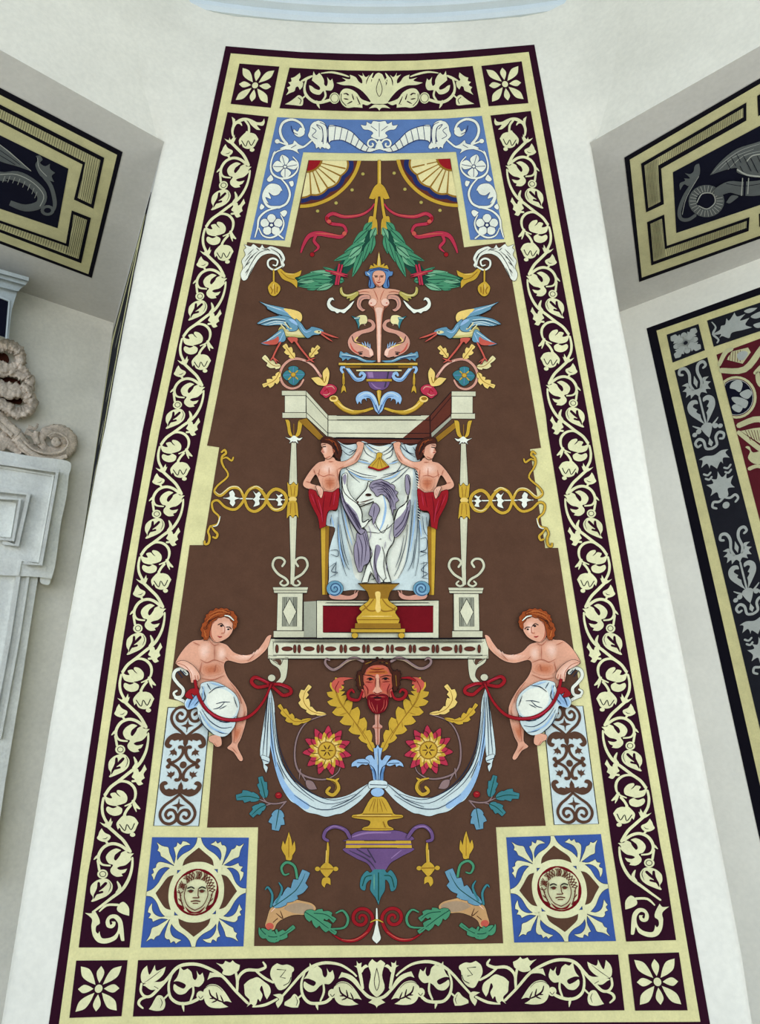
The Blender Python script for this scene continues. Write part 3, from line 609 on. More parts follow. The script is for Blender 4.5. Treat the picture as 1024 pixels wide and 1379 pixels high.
art('stork', MURAL, [*soft('olive','straw',cB,'400,575 440,615 470,645 520,655 500,690 440,688 370,692 320,682 282,655 290,620 330,592'), L('straw',cB,'330,650 400,660 470,672',3,.3,.3), L('straw',cB,'360,620 410,640',2,.3,.3), L('greend',cB,'320,680 400,690 480,690',.7)],
  [('tail', [F('tealb',cB,'310,630 262,662 205,705 160,728c 215,740 290,722 322,715 332,690'), L('ice',cB,'300,650 205,712',.9), F('coral',cB,'280,680 250,700 165,726c 220,738 270,735 285,710'), L('sky',cB,'318,655 290,715',1.2)]),
   ('wing', [F('tealb',cB,'150,440c 200,458 262,472 340,490 390,515 370,550 300,540 245,515 205,495c 200,475'), F('goldl',cB,'320,488 420,508 446,545 432,580 388,560 350,525'), L('sky',cB,'190,460 270,490 350,520',1.3,.3,.3), L('ink',cB,'200,490 270,525 350,548 400,570',.8), L('ice',cB,'175,452 240,478 320,500',.9,.3,.3)]),
   ('wing', [F('tealb',cB,'134,592c 180,562 250,545 322,540 390,565 420,605 402,642 345,642 330,610 270,602 200,606'), L('ice',cB,'150,592 240,560 330,565',1.3,.3,.5), L('ice',cB,'180,602 260,578 340,585',1.3,.3,.5), L('ice',cB,'215,604 280,590 345,605',1.3,.3,.5), L('straw',cB,'300,600 330,630 350,640',1.4), L('straw',cB,'325,585 350,615 372,628',1.4), L('ink',cB,'310,598 338,632',.7), L('ink',cB,'338,585 362,622',.7), L('ink',cB,'150,597 250,568 330,575',.6), F('sky',cB,'352,562 392,568 416,604 400,600 370,582')]),
   ('head', [F('tealb',cB,'400,560 440,592 472,635 500,625 512,615 550,622 585,635 592,650 560,668 520,672 485,692 455,668 425,625'), F('straw',cB,'520,645 560,640 580,652 555,662'), L('sky',cB,'430,600 465,650 510,640',1.4,.4,.4), E('ink',cB,562,648,6,5,8)]),
   ('beak', [L('coral',cB,'582,652 640,675 696,692',2.4,1,.25), L('coral',cB,'578,664 615,690 656,716',2.0,1,.25)]),
   ('leg', [F('coral',cB,'345,690 412,692 408,732c 390,715 375,730c'), L('coral',cB,'405,720 442,772 500,842',2.5,1,.8), L('coral',cB,'500,842 535,830',1.8,1,.3), L('coral',cB,'500,842 530,860',1.8,1,.3), L('coral',cB,'500,842 470,852',1.8,1,.3)]),
   ('leg', [L('coral',cB,'296,722 270,770 244,825',2.3), L('coral',cB,'244,825 275,870',1.8,1,.3), L('coral',cB,'244,825 225,850',1.8,1,.3), L('coral',cB,'244,825 285,855',1.6,1,.3)])], both=True, d0=D2+.002)

# ---------------------------------------------------------------- winged woman above the bowl
def sy(s, ax=423):
    t = s.split(); r = []
    for k in t[::-1]:
        c = k.endswith('c'); x, y = k.rstrip('c').split(','); r.append('%g,%s%s' % (2*ax-float(x), y, 'c' if c else ''))
    return s+' '+' '.join(r)
def mS(s, ax=423): return ' '.join('%g,%s' % (2*ax-float(k.rstrip('c').split(',')[0]), k.split(',')[1]) for k in s.split())
o = art('siren', MURAL, [F('skin',cS,sy('412,945 406,800 402,690 394,570 380,496 352,492 338,470 350,440 340,408 290,396 232,402 195,398 240,374 290,358 345,352 396,345 400,320')), F('skinl',cS,sy('419,930 414,800 411,690 406,570 396,510')), E('skinl',cS,372,462,32,30,14), E('skinl',cS,474,462,32,30,14)]+[L('skind',cS,q,.9,.4,.4) for q in ('340,470 362,496 396,484 412,450', mS('340,470 362,496 396,484 412,450'), '352,492 384,520 396,580 408,720','380,360 400,400 415,445','466,360 446,400 432,445','250,385 300,375 345,380', mS('250,385 300,375 345,380'), '494,492 462,520 450,580 438,720')]+[E('coral',cS,360,468,6,6,8),E('coral',cS,486,468,6,6,8)],
  [('arm_leaf', [F('olive',cS,q), L('straw',cS,q2,1.1,.4,.4)]) for q,q2 in (('250,374 200,392 160,398 132,378 126,338c 108,350 112,390 140,415 165,418 160,436c 190,428 182,452c 215,440 230,425 258,398','240,385 190,405 140,400 120,360'), (mS('250,374 200,392 160,398 132,378 126,338 108,350 112,390 140,415 165,418 160,436 190,428 182,452 215,440 230,425 258,398'), mS('240,385 190,405 140,400 120,360')))]+
  [('crescent', [F('white',cS,q)]) for q in ('50,424c 20,432 4,470 12,505 40,530 65,535 85,550 110,540 140,550 165,528 195,500 226,448c 195,470 150,512 110,520 55,500 28,470 45,442 62,446', mS('50,424 20,432 4,470 12,505 40,530 65,535 85,550 110,540 140,550 165,528 195,500 226,448 195,470 150,512 110,520 55,500 28,470 45,442 62,446'))]+
  [('leaf_curl', [F('pink',cS,q), L('mauve',cS,q2,1,.4,.4)]) for q,q2 in (('345,405 300,402 262,420 244,470 256,510 290,535 314,522c 290,510 276,480 290,445 320,435 350,436','330,420 280,430 262,480 290,520'), (mS('345,405 300,402 262,420 244,470 256,510 290,535 314,522 290,510 276,480 290,445 320,435 350,436'), mS('330,420 280,430 262,480 290,520')))]+
  [('hair', [F('skyd',cS,sy('423,178 362,186 335,212 312,215 318,245 345,258 340,330 362,348 388,332 372,285 368,235 392,212')), L('navy',cS,'345,262 355,300 350,335',1.1), L('navy',cS,'500,262 491,300 496,335',1.1), L('navy',cS,'350,210 420,192 496,210',1.0), L('ice',cS,'330,225 345,240',1.2)]),
   ('face', [F('skin',cS,'423,206 382,218 370,262 386,312 422,336 460,312 476,262 464,218'), F('skind',cS,'372,262 386,312 422,336 424,326 395,305 382,265'), L('hair',cS,'386,247 412,249',1.0), L('hair',cS,'434,249 460,247',1.0), L('ink',cS,'392,257 410,257',.9), L('ink',cS,'437,257 455,257',.9), L('skind',cS,'426,250 430,280 418,284',.9), L('red',cS,'404,298 422,301 440,298',1.3,.4,.4)]),
   ('crown', [F('gold',cS,'345,192c 358,160c 385,174c 376,146c 406,164c 412,110 423,52c 434,110 440,164c 468,146c 462,174c 488,160c 502,192c 423,178',False), L('straw',cS,'423,70 423,165',1.0)])], d0=D2)
dol = art('dolphin', MURAL, [*soft('pink','skinl',cS,'300,640 310,640 312,650',2), F('pink',cS,'332,598 372,608 394,645 384,682 350,702 290,716 256,742 240,772 275,790 332,808 372,850 378,892 350,908 300,904 250,884 206,856 178,818 174,770 202,724 250,696 320,676 362,656 358,628 330,614'), F('skinl',cS,'330,812 370,852 372,890 350,890 340,850 300,825'), L('goldl',cS,'250,745 230,772 260,800 320,822',1.6), L('coral',cS,'190,790 215,845 270,880',2.4,.3,.3), L('ink',cS,'208,738 226,782 300,802 345,830',.9), E('ink',cS,275,878,16,8,8), L('ink',cS,'255,865 290,862',.9), L('ink',cS,'300,900 350,910 375,892',.7)],
  [('tail_fin', [F('straw',cS,'330,604 318,570 272,566 236,582 200,572c 232,602 250,640 258,678c 275,640 312,636 326,622'), F('teal',cS,'270,582 236,582 200,572c 232,602 250,640 258,678c 268,640 262,610'), L('ice',cS,'262,588 225,592',1)]),
   ('fin', [F('tealb',cS,'102,902c 112,858 140,872 160,866c 200,886 262,900 312,926 402,934c 360,948 300,942 250,922 200,912 170,930 160,915 130,935 125,918'), L('ice',cS,'120,880 180,890 250,908 320,934',1.0,.4,.4), L('navy',cS,'125,900 180,902 250,915',.8)]),
   ('mane', [L('sky',cS,q,1.4,1,.3) for q in ('300,806 285,785','318,812 308,778','335,820 332,782','350,832 350,796')])], both=True, d0=D2)
art('bowl', MURAL, [F('violet',cS,'308,1016 542,1016 520,1078 328,1078',False), F('violet',cS,'334,1102c 512,1102c 495,1142 455,1168 390,1168 352,1146'), F('violetl',cS,'330,1024 372,1024 380,1070 340,1070',False), L('violetl',cS,'360,1112 400,1150 440,1158',1.6,.4,.4), L('lilacd',cS,'500,1022 490,1074',1.6), L('lilacd',cS,'480,1108 470,1145',1.6)],
  [('gold_band', [F('gold',cS,R_(0,322,1082,526,1100),False), L('ochre',cS,'322,1096 526,1096',.7)]), ('table_slab', [F('gold',cS,R_(0,98,950,734,974),False), L('ink',cS,'98,973 734,973',.8), F('ochre',cS,R_(0,150,978,694,990),False), F('straw',cS,R_(0,240,1004,606,1018),False), L('goldl',cS,'100,955 732,955',.8), L('ink',cS,'240,1003 606,1003',.7)]),
   ('finial', [F('gold',cS,'405,1178c 423,1168 442,1178c 438,1220 426,1295c 412,1230'), L('goldl',cS,'420,1180 424,1250',1.1,1,.3)])], d0=D2)
art('bowl_bracket', MURAL, [L('sky',cS,'132,1030 118,1005 130,982 160,988 195,1032 236,1082 285,1082 306,1050 282,1030 268,1050',5,.6,.6), L('skyd',cS,'150,992 190,1042 236,1090 290,1085',1.5,.4,.4), L('ice',cS,'135,990 160,992 200,1035 240,1075',1.2,.4,.4)], [('tassel', [L('gold',cS,'136,1030 138,1120',3,.5,1), F('gold',cS,'136,1128 152,1150 158,1192c 140,1172 118,1198c 122,1155'), L('ochre',cS,'137,1080 138,1120',.8)])], both=True, d0=D2)
art('feather_leaf', MURAL, [F('sky',cS,'427,1366c 392,1335 372,1275 350,1238 322,1235 325,1262c 308,1240 285,1250 280,1285c 265,1262 250,1285c 236,1240 258,1200 312,1180 362,1192 398,1232 420,1300'), L('ice',cS,'260,1225 310,1195 360,1205 400,1260 420,1330',1.4,.4,.4), L('skyd',cS,'300,1220 345,1225 380,1270 405,1330',1.6,.4,.4), L('navy',cS,'420,1355 398,1290',.7)], both=True, d0=D2+.001)
art('horn', MURAL, [F('gold',cS,'378,1324c 300,1352 210,1368 130,1338 82,1300 56,1262 92,1246 130,1290 190,1326 280,1332 366,1310'), E('goldl',cS,58,1240,36,26,14,.3), E('ochre',cS,55,1236,24,14,12,.3), L('goldl',cS,'90,1268 140,1310 220,1340',2.4,.4,.3), L('ochre',cS,'70,1285 130,1335 210,1362 300,1348',1.2)], both=True, d0=D2)

# ---------------------------------------------------------------- canopy on slender posts
def mirC(x, y): return mirror(x, y)
cap = [F('stone',cC,'472,25 600,25 600,50 472,50',False), F('stonel',cC,'488,50 598,50 598,140 488,140',False), F('stone',cC,'475,140 603,140 603,168 475,168',False), L('ink',cC,'472,50 600,50',.6), L('ink',cC,'478,140 602,140',.6), L('ink',cC,'600,25 602,168',.5)]
for nm, f, rest in (('post_block', same, [('side_beam', [F('stone',cC,'601,27 716,155 716,270 604,166',False), L('ink',cC,'600,50 716,178',.6), L('ink',cC,'602,140 716,250',.6), L('ink',cC,'716,155 716,270',.7), F('ochre',cC,'560,182 602,170 702,280 668,285',False)])]),
                    ('post_block', mirror, [])):
    art(nm, MURAL, cap, rest, d0=D2, fn=f)
art('side_beam', MURAL, [F('marone',cCr,'300,152 410,28 412,150 306,266',False), F('ochre',cCr,'330,262 430,182 442,206 342,286',False), F('stoned',cCr,'308,240 412,150 412,166 310,262',False), L('ink',cCr,'300,152 410,28',.7), L('ink',cCr,'306,178 410,55',.6), L('ink',cCr,'306,240 412,140',.6)], d0=D2)
art('cross_beam', MURAL, [F('stonel',P1,'441.6,559.5 578.5,559.5 542.5,590 441.6,589',False), F('marone',P1,'578.5,559.5 579.5,590 542.5,590',False), F('stone',P1,'441.6,559.5 578.5,559.5 572,565.5 441.6,565.5',False), L('ink',P1,'441.6,565.8 579,565.8',.6), L('ink',P1,'441.6,583 579.5,583.5',.6), L('ink',P1,'441.6,589.4 579.5,590.4',.7), L('ink',P1,'579.4,559 579.6,590',.6)], d0=D2)
art('curtain_shadow', MURAL, [F('marone',P1,'441.6,590.3 579.6,591.3 572,598 450,597',False)], d0=D1+.002)
art('post', MURAL, [F('stone',cC,'523,300 547,300 552,520 510,520',False), L('stonel',cC,'533,305 528,515',1.0)],
  [('lower_shaft', [F('stone',cC,'512,690 550,690 541,960 536,1050 517,1050 519,960',False), L('stonel',cC,'529,695 530,955',1.0)]), ('capital', [F('gold',cC,'490,178c 512,185 520,240 535,268 552,240 560,185 584,178c 578,212 566,258 536,272 508,256 500,215'), L('ochre',cC,'535,200 535,262',.9)]), ('leaf_collar', [F('white',cC,'488,270c 515,276 536,262 560,276 582,272c 566,288 552,286 558,304c 540,292 536,300c 530,292 510,304c 516,288')]),
   ('tulip_band', [F('gold',cC,'500,508c 516,525 534,508c 550,525 558,508c 556,560 548,588 510,588 504,560'), L('ochre',cC,'518,530 524,580',.9), L('ochre',cC,'542,530 536,580',.9), E('goldl',cC,529,600,22,14,12), F('gold',cC,'508,612 548,612 556,650 560,700c 545,682 530,700c 515,684 498,702c 500,650'), L('ochre',cC,'520,620 516,675',.9), L('ochre',cC,'540,620 544,675',.9)])], both=True, d0=D2)
lyre = [(131+sg*(x-131), y) for sg in (1,) for x, y in ((97,72),(108,52),(92,36),(66,40),(56,70),(78,104),(112,126),(122,146),(104,156),(88,146),(98,134))]
art('lyre_scroll', MURAL, [L('stone',P1,[(350+x/3.2, 740+y/3.2) for x, y in lyre],3.2,.9,.7), L('stone',P1,[(350+(262-x)/3.2, 740+y/3.2) for x, y in lyre],3.2,.9,.7)], both=True, d0=D2)
art('pedestal', MURAL, [F('stonel',cD,'78,187 186,187 186,352 74,352',False), F('stone',cD,'57,163 208,163 202,188 63,188',False), F('stone',cD,'60,350 190,350 190,378 60,378',False), L('ink',cD,'58,176 207,176',.6), L('ink',cD,'63,188 202,188',.7), L('ink',cD,'60,350 190,350',.7), L('ink',cD,'186,187 184,350',.6), F('stoned',cD,'97,204 162,204 160,332 95,332',False)]+[L('ink',cD,'%g,206 %g,330' % (x, x-2),.5) for x in (100,107,114,146,153,160)]+[F('stonel',cD,'129,210 158,268 127,328 99,268',False), L('ink',cD,'129,210 158,268 127,328 99,268 129,210',.6,n=1)], both=True, d0=D2+.001)
art('side_plinth', MURAL, [F('stoned',cD,'190,225 246,222 246,378 190,378',False)], d0=D2)
# ---------------------------------------------------------------- dado, table and base
art('dado', MURAL, [F('stonel',cD,'245,219 772,219 772,381 245,381',False), F('stone',cD,'245,219 772,219 760,230 256,230',False), L('ink',cD,'245,219 772,219 772,381',.7,n=1), L('ink',cD,'245,219 245,381',.7)], [('red_field', [F('deepred',cD,'272,243 748,243 748,357 272,357',False), L('ink',cD,'272,243 748,243',.7)])], d0=D2)
tab = [F('stonel',cD,'36,382 985,382 985,471 36,471',False), L('ink',cD,'36,384 985,384',.7), L('ink',cD,'58,400 960,400 960,455 58,455 58,400',.7,n=1), F('stone',cD,'40,386 980,386 980,394 40,394',False), L('ink',cD,'36,471 985,471',.6)]
art('table_top', MURAL, tab, [('slot', [E('marone',cD,x,428,23,9,14)]) for x in (118,212,306,409,511,606,709,806,905)]+[('slot', [E('marone',cD,x,428,6,18,10)]) for x in (74,151,170,252,269,351,369,449,467,551,571,649,667,748,766,846,866,946)], d0=D2)
art('table_bracket', MURAL, [F('stone',cE,'676,388c 786,400c 782,470 770,522 738,552 718,542 745,508 734,462 692,430'), L('ink',cE,'690,408 740,440 758,408',.6), F('brown',cE,'700,412 746,412 742,445 722,424'), E('stone',cE,694,514,21,19,12)], both=True, d0=D2+.001)
# ---------------------------------------------------------------- curtain with winged horse
cloth = '120,60c 200,112 268,112 330,92 360,86 420,112 490,126 560,112 615,88 680,102 740,122 795,108c 812,200 828,330 826,560 836,655 892,676 884,780 880,1000 890,1200 888,1300 640,1290 500,1310 300,1290 190,1300 70,1300 80,1200 80,1000 100,900 130,790 58,762 82,650 150,640 168,420 176,300 170,200'
CUR = [F('ice',cH,cloth), F('white',cH,'230,250 330,120 440,130 560,130 660,200 760,320 740,600 720,900 640,1200 330,1220 260,1050 210,800 190,500'), F('horse',cH,'225,380 330,410 480,425 640,400 700,380 690,560 640,640 600,860 560,1200 420,1215 330,1150 300,900 240,600')]
lines = ['130,70 200,128 300,170','180,150 250,200 318,130','215,240 290,260 330,210','200,300 330,370 462,384','235,305 350,352 470,372','215,290 260,360 330,420','350,95 380,180 450,225','360,95 420,160 480,190','370,95 430,140 490,165','330,230 400,250','640,235 590,255','615,95 585,160 520,200','605,98 560,150 510,178','600,100 590,200 540,230','690,110 720,170 770,190','650,100 700,160 780,215','680,250 620,340 500,384','740,290 650,380 580,430','720,280 640,330 520,360','770,310 800,420 806,600 790,900 760,1120','800,340 815,480 812,700 810,1000 780,1180','760,600 745,800 710,1050 640,1200','720,760 700,920 650,1090 610,1180','690,850 660,1000 620,1110','780,880 760,1050 720,1140','170,560 190,700 230,880 272,1010','180,500 230,700 290,900','160,640 165,860 205,1050 245,1130','150,700 155,900 190,1080 222,1180','170,760 200,960 240,1090','820,880 870,870 870,960 820,980 875,990 820,1020','820,1080 880,1070 830,1130 880,1160 835,1190 885,1200','840,690 850,800 880,860','870,700 880,790','90,970 150,970 150,1020 95,1000','80,1110 140,1070 100,1140 150,1150 90,1190','100,680 90,760','140,1060 130,1180','850,1060 845,1190','240,180 300,150','760,130 790,180']
CUR += [L('inkblue',cH,q,.75,.4,.4) for q in lines]+[L('sky',cH,q,2.2,.3,.3) for q in ('190,560 220,760 270,930','155,760 170,960 210,1110','780,560 770,760 740,980','240,330 340,385 440,400','660,330 600,375 520,395','815,720 830,860','300,240 420,270','570,270 640,250','380,120 450,180','100,700 120,780')]
cu = art('curtain', MURAL, CUR, [('fringe', [L('inkblue',cH,'792,330 806,450 812,600 806,720',2.4,.5,.5)]+[L('white',cH,'%g,%g %g,%g' % (788+(y-340)*.04,y,806+(y-340)*.04,y+12),.8) for y in range(340,720,22)])], d0=D2)
art('curtain_pole', MURAL, [F('gold',cH,'14,772 82,772 66,1330 26,1330',False), F('ochre',cH,'50,772 82,772 66,1330 46,1330',False)], both=True, d0=D2+.001)
art('fan_ornament', MURAL, [F('gold',cH,'470,185 490,178 512,188 505,222 530,250 564,288c 530,300 485,318 440,300 400,292c 440,250 462,225'), L('red',cH,'402,294 440,304 485,318 530,304 564,290',2.2), L('ochre',cH,'488,220 470,300',.8), L('ochre',cH,'490,220 510,300',.8), L('ochre',cH,'488,215 430,290',.8), L('ochre',cH,'492,215 545,285',.8)], d0=D2+.0125)
hx = ['400,412c 384,470 345,515 298,572','298,572 310,592 335,612 395,590 440,572','432,640 440,700 400,742 368,782','450,700 470,780 520,830 560,760','380,820 430,825 485,832','485,832 560,790 605,745','605,745 610,860 600,905','600,905 560,970 540,1050 560,1150 585,1228','510,940 530,1010 525,1100 545,1200','410,930 430,1000 415,1060 440,1150 450,1195','460,930 450,1050 470,1150 530,1228','345,1228 375,1130 390,1060','395,1225 420,1140','490,880 505,878','480,1228 470,1160','585,1228 520,1228 545,1190','420,1205 450,1200 430,1160']
art('winged_horse', MURAL, ink=('ink',.85), shapes=[F('white',cH,'400,412c 384,470 345,515 298,572 310,595 335,612 400,590 445,572 432,640 440,700 400,742 368,782 385,850 380,900 412,932 420,1000 412,1060 390,1100 375,1140 345,1232c 395,1228c 425,1150 450,1200c 465,1160 500,1228c 585,1230c 560,1150 545,1060 560,970 602,905 612,820 605,745 590,640 600,560 560,470 490,430 440,430'), F('lilac',cH,'460,930 500,945 490,1000 470,1060 470,1130 500,1228 470,1225 445,1150 440,1060'), L('sky',cH,'520,520 540,620 520,740 490,810',3,.3,.3)]+[L('ink',cH,q.replace('c',''),.8,.5,.5) for q in hx]+[E('hair',cH,400,520,26,12,10), E('ink',cH,402,520,12,7,8), L('hair',cH,'335,580 375,572 440,550',1.4,.3,.3), E('hair',cH,312,578,10,7,8), L('hair',cH,'325,600 370,590',.8)]+[L('lilac',cH,q,1.1,.4,.3) for q in ('400,770 420,840 400,900','590,770 570,860 590,900','440,760 470,800','540,900 530,960','430,960 420,1010','550,1080 545,1140')],
  subs=[('mane', [F('lilac',cH,'408,448c 432,414 470,402c 500,395 525,408c 560,420 575,436c 600,440 615,458c 612,480 640,500c 625,525 645,565c 618,590 622,640c 602,640 598,692c 588,640 570,580 540,535 505,512 470,532 446,500 425,480')]+[L('lilacd',cH,q,.9,.4,.3) for q in ('440,430 500,420 570,450 620,500','480,500 540,500 590,560 605,620','520,430 590,470 628,540','500,470 560,480 600,540','460,440 520,440 580,480 615,560','430,440 480,430 540,460 590,520','440,460 500,450 560,500 600,580','470,480 520,480 570,540 590,620','420,455 440,470','500,410 560,440 610,490','540,520 570,580 575,640')]+[F('lilac',cH,'440,590 470,600 490,640 470,690 440,760 430,700 405,680 415,640'), L('lilacd',cH,'450,610 440,700',1,.4,.4)]),
   ('tail', [F('lilac',cH,'310,830 372,800 400,900 412,1010 398,1070 360,1095 345,1140 320,1145c 290,1050 285,950 302,890')]+[L('lilacd',cH,q,1.0,.4,.3) for q in ('350,820 380,930 370,1060','320,850 350,950 340,1100','305,900 320,1000 325,1120','370,820 400,940')]),
   ('wing', [F('white',cH,'185,372 228,350 222,440 252,520 312,592 346,660 352,742 402,720 370,775 330,780 290,700 230,600 195,520'), F('lilac',cH,'165,470 205,560 255,612 310,680 345,790 372,810 335,840 290,790 230,690 190,600'), F('lilac',cH,'190,380 212,350 222,380 208,440'), L('ink',cH,'185,372 195,480 240,540 312,596 346,662 352,742 400,718',.8), L('lilacd',cH,'175,500 215,590 300,690',1.0,.4,.4), L('lilacd',cH,'210,600 260,690 320,790',1.0,.4,.4), L('lilacd',cH,'250,640 300,720 345,800',1.0,.4,.4), L('ink',cH,'165,470 190,600 240,700 300,800 335,840',.7), L('lilacd',cH,'200,570 270,680 330,800',1.2), L('lilacd',cH,'230,600 290,690 340,780',1.0)]),
   ('wing', [F('lilac',cH,'705,362 730,370 738,430 726,520 705,490 700,420'), F('white',cH,'722,520 712,580 640,640 608,735 640,720 700,640'), F('lilac',cH,'738,560 730,660 690,790 615,865 612,740 660,690 710,620'), L('ink',cH,'720,370 738,450 722,540 690,600 640,640 608,740',.8), L('lilacd',cH,'720,620 680,730 620,800',1.0), L('lilacd',cH,'730,650 690,770 620,850',.9)])], d0=D2+.0125)
art('gold_pedestal', MURAL, [F('ochre',cD,'424,146 602,146 562,182 552,214 474,214 464,182',False), L('ink',cD,'424,148 602,148',.7), F('gold',cD,'472,212c 552,212c 560,225 592,250 584,272 602,300 596,320c 424,320c 418,295 440,270 430,252 465,225'), F('ochre',cD,'412,318 606,318 608,342 410,342',False), F('gold',cD,'394,342 626,342 626,358 394,358',False), E('gold',cD,410,370,14,12,10), E('gold',cD,611,370,14,12,10), L('ochre',cD,'450,240 470,262 500,262 510,240',1.8), L('ochre',cD,'512,240 530,265 570,262 585,250',1.8), L('ochre',cD,'490,215 470,240 440,265',1.6), L('ochre',cD,'530,215 550,240 585,262',1.6), F('goldl',cD,'498,185 520,185 518,225 522,260 508,272 498,255 502,220'), L('ochre',cD,'424,302 600,302',1.0), L('goldl',cD,'440,288 570,288',1.8,.4,.4), L('ink',cD,'410,342 608,342',.6), L('ink',cD,'394,358 626,358',.6)], d0=D2+.016)
art('snail', MURAL, [F('pink',cD,'300,195 330,190 380,200 405,192 422,182c 420,200 400,214 350,216 310,212'), L('pink',cD,'415,190 425,178',.9), L('pink',cD,'408,190 412,176',.9)], [('shell', [E('tealb',cD,324,168,36,33,16), L('navy',P1,[(x,y) for x,y in spiral(350+324/3.2,740+168/3.2,9.5,1,2.2,-9.5,26)],.8), L('sky',P1,spiral(350+324/3.2,740+168/3.2,8,3,2.6,-3.2,14),.9)])], both=True, d0=D2+.0125)
# ---------------------------------------------------------------- two draped men beside the curtain
art('draped_man', MURAL, [F('skin',cC,'702,372 745,378 762,396 805,398 850,370 872,325 868,302 880,294 902,300 906,312 892,362 868,402 820,426 785,440 772,482 776,542 740,560 690,556 676,520 660,478 648,470 628,498 624,516 664,530 692,558 684,592 662,582 650,552 600,540 584,516 608,470 640,428 668,404 700,396'), *soft('skin','skinl',cC,'690,410 740,410 760,440 740,462 700,462 672,440'), *soft('skin','skinl',cC,'800,408 850,384 884,330 890,340 862,394 810,420')]+[L('skind',cC,q,.9,.4,.4) for q in ('660,462 690,478 722,470 750,474','722,430 722,472','672,440 665,480','700,500 760,500','705,520 755,525','720,475 730,545','765,440 770,500','625,512 600,505','640,440 650,470','690,560 672,560','800,425 770,440','745,400 720,400','860,396 890,350')]+[*soft('skin','skinm',cC,'690,485 750,480 762,520 740,550 700,545')]+[L('skind',cC,q,.8,.4,.4) for q in ('700,500 750,500','705,515 750,515','725,485 728,545')],
  [('head', [F('skin',cC,'690,292 722,282 748,310 748,352 728,382 702,382 690,360 680,346 688,328 680,312'), *soft('skin','skinl',cC,'690,310 712,312 715,350 700,365 690,345'), L('ink',cC,'688,322 704,320',1.0), L('hair',cC,'684,312 704,308',.9), L('red',cC,'684,348 696,350',.9), L('skind',cC,'688,328 684,338 692,340',.8), L('skind',cC,'704,382 728,372',.9)]),
   ('hair', [F('hair',cC,'680,300c 682,278 705,268 745,275 778,308 790,350 778,390c 758,378 745,345 738,318 712,302'), L('rust',cC,'700,282 750,295 772,345',1.0,.4,.4), L('rust',cC,'720,280 765,320',.8), L('ink',cC,'745,300 768,360',.9), L('skind',cC,'742,335 750,345 744,352',1.2)]),
   ('skirt', [F('red',cC,'616,548 650,556 662,580 684,592 692,560 740,562 776,542 774,600 762,652 716,664 704,742c 672,756c 664,700 640,652 618,600'), L('deepred',cC,'640,570 660,640 690,700',1.4,.4,.4), L('deepred',cC,'700,575 690,640 690,720',1.4,.4,.4), L('deepred',cC,'740,565 725,640',1.4,.4,.4), L('crimson',cC,'665,600 680,660 688,720',1.3,.4,.4), L('crimson',cC,'755,560 745,630',1.3,.4,.4), L('crimson',cC,'625,570 650,630',1.1,.4,.4)]),
   ('hand', [*soft('skin','skinl',cC,'652,530 672,530 690,552 682,592 670,580 664,560'), L('skind',cC,'668,545 674,580',.6), L('skind',cC,'676,545 680,575',.6)])], both=True, d0=D2+.0125)
# ---------------------------------------------------------------- entwined snakes at the sides
art('snake_staff', MURAL, [L('white',cC,'165,594 330,598 500,603',1.6)],
  [('snake', [L('gold',cC,'165,430 186,476 130,528 114,562 148,582 198,542 246,545 270,590 292,648 332,664 378,630 402,572 440,546 484,568 496,608 470,650 430,654 400,622 376,572 336,536 292,556 262,618 222,654 172,642 132,606 102,618 108,660 138,692 130,730 92,742',4.4,.5,.5), L('straw',cC,'118,558 146,574 196,536 240,535 262,565',1.4,.5,.4), L('straw',cC,'300,548 336,530 372,550',1.4,.4,.4), L('straw',cC,'410,640 440,655 478,640',1.4,.4,.4), L('white',cC,'105,745 130,735 145,690',1.6,.4,.4)]),
   ('tail', [L('gold',cC,'165,432 152,400 156,372 175,356 168,338 152,350',3.2,.8,.8), L('gold',cC,'158,385 178,378 205,395 214,378',2.6,.5,.8)]), ('tail', [L('gold',cC,'92,742 80,770 88,800 82,832 64,838 62,822',3.2,.8,.8), L('gold',cC,'98,744 112,765 130,785 122,805 106,800',3.2,.6,.8)]),
   ('leaf', [F('white',cC,'165,594c 195,586 192,565 210,552c 222,572 222,586 250,594c 222,604 224,620 212,638c 196,622 196,604')]), ('leaf', [F('white',cC,'318,555c 335,570 350,560 362,575c 352,590 360,597c 350,606 352,628 320,640c 330,615 316,600c 332,585')]), ('leaf', [F('white',cC,'440,572c 456,580 470,572 476,582c 462,592 480,602c 466,612 474,630 448,634c 452,615 436,602c 450,592')])], both=True, d0=D2)

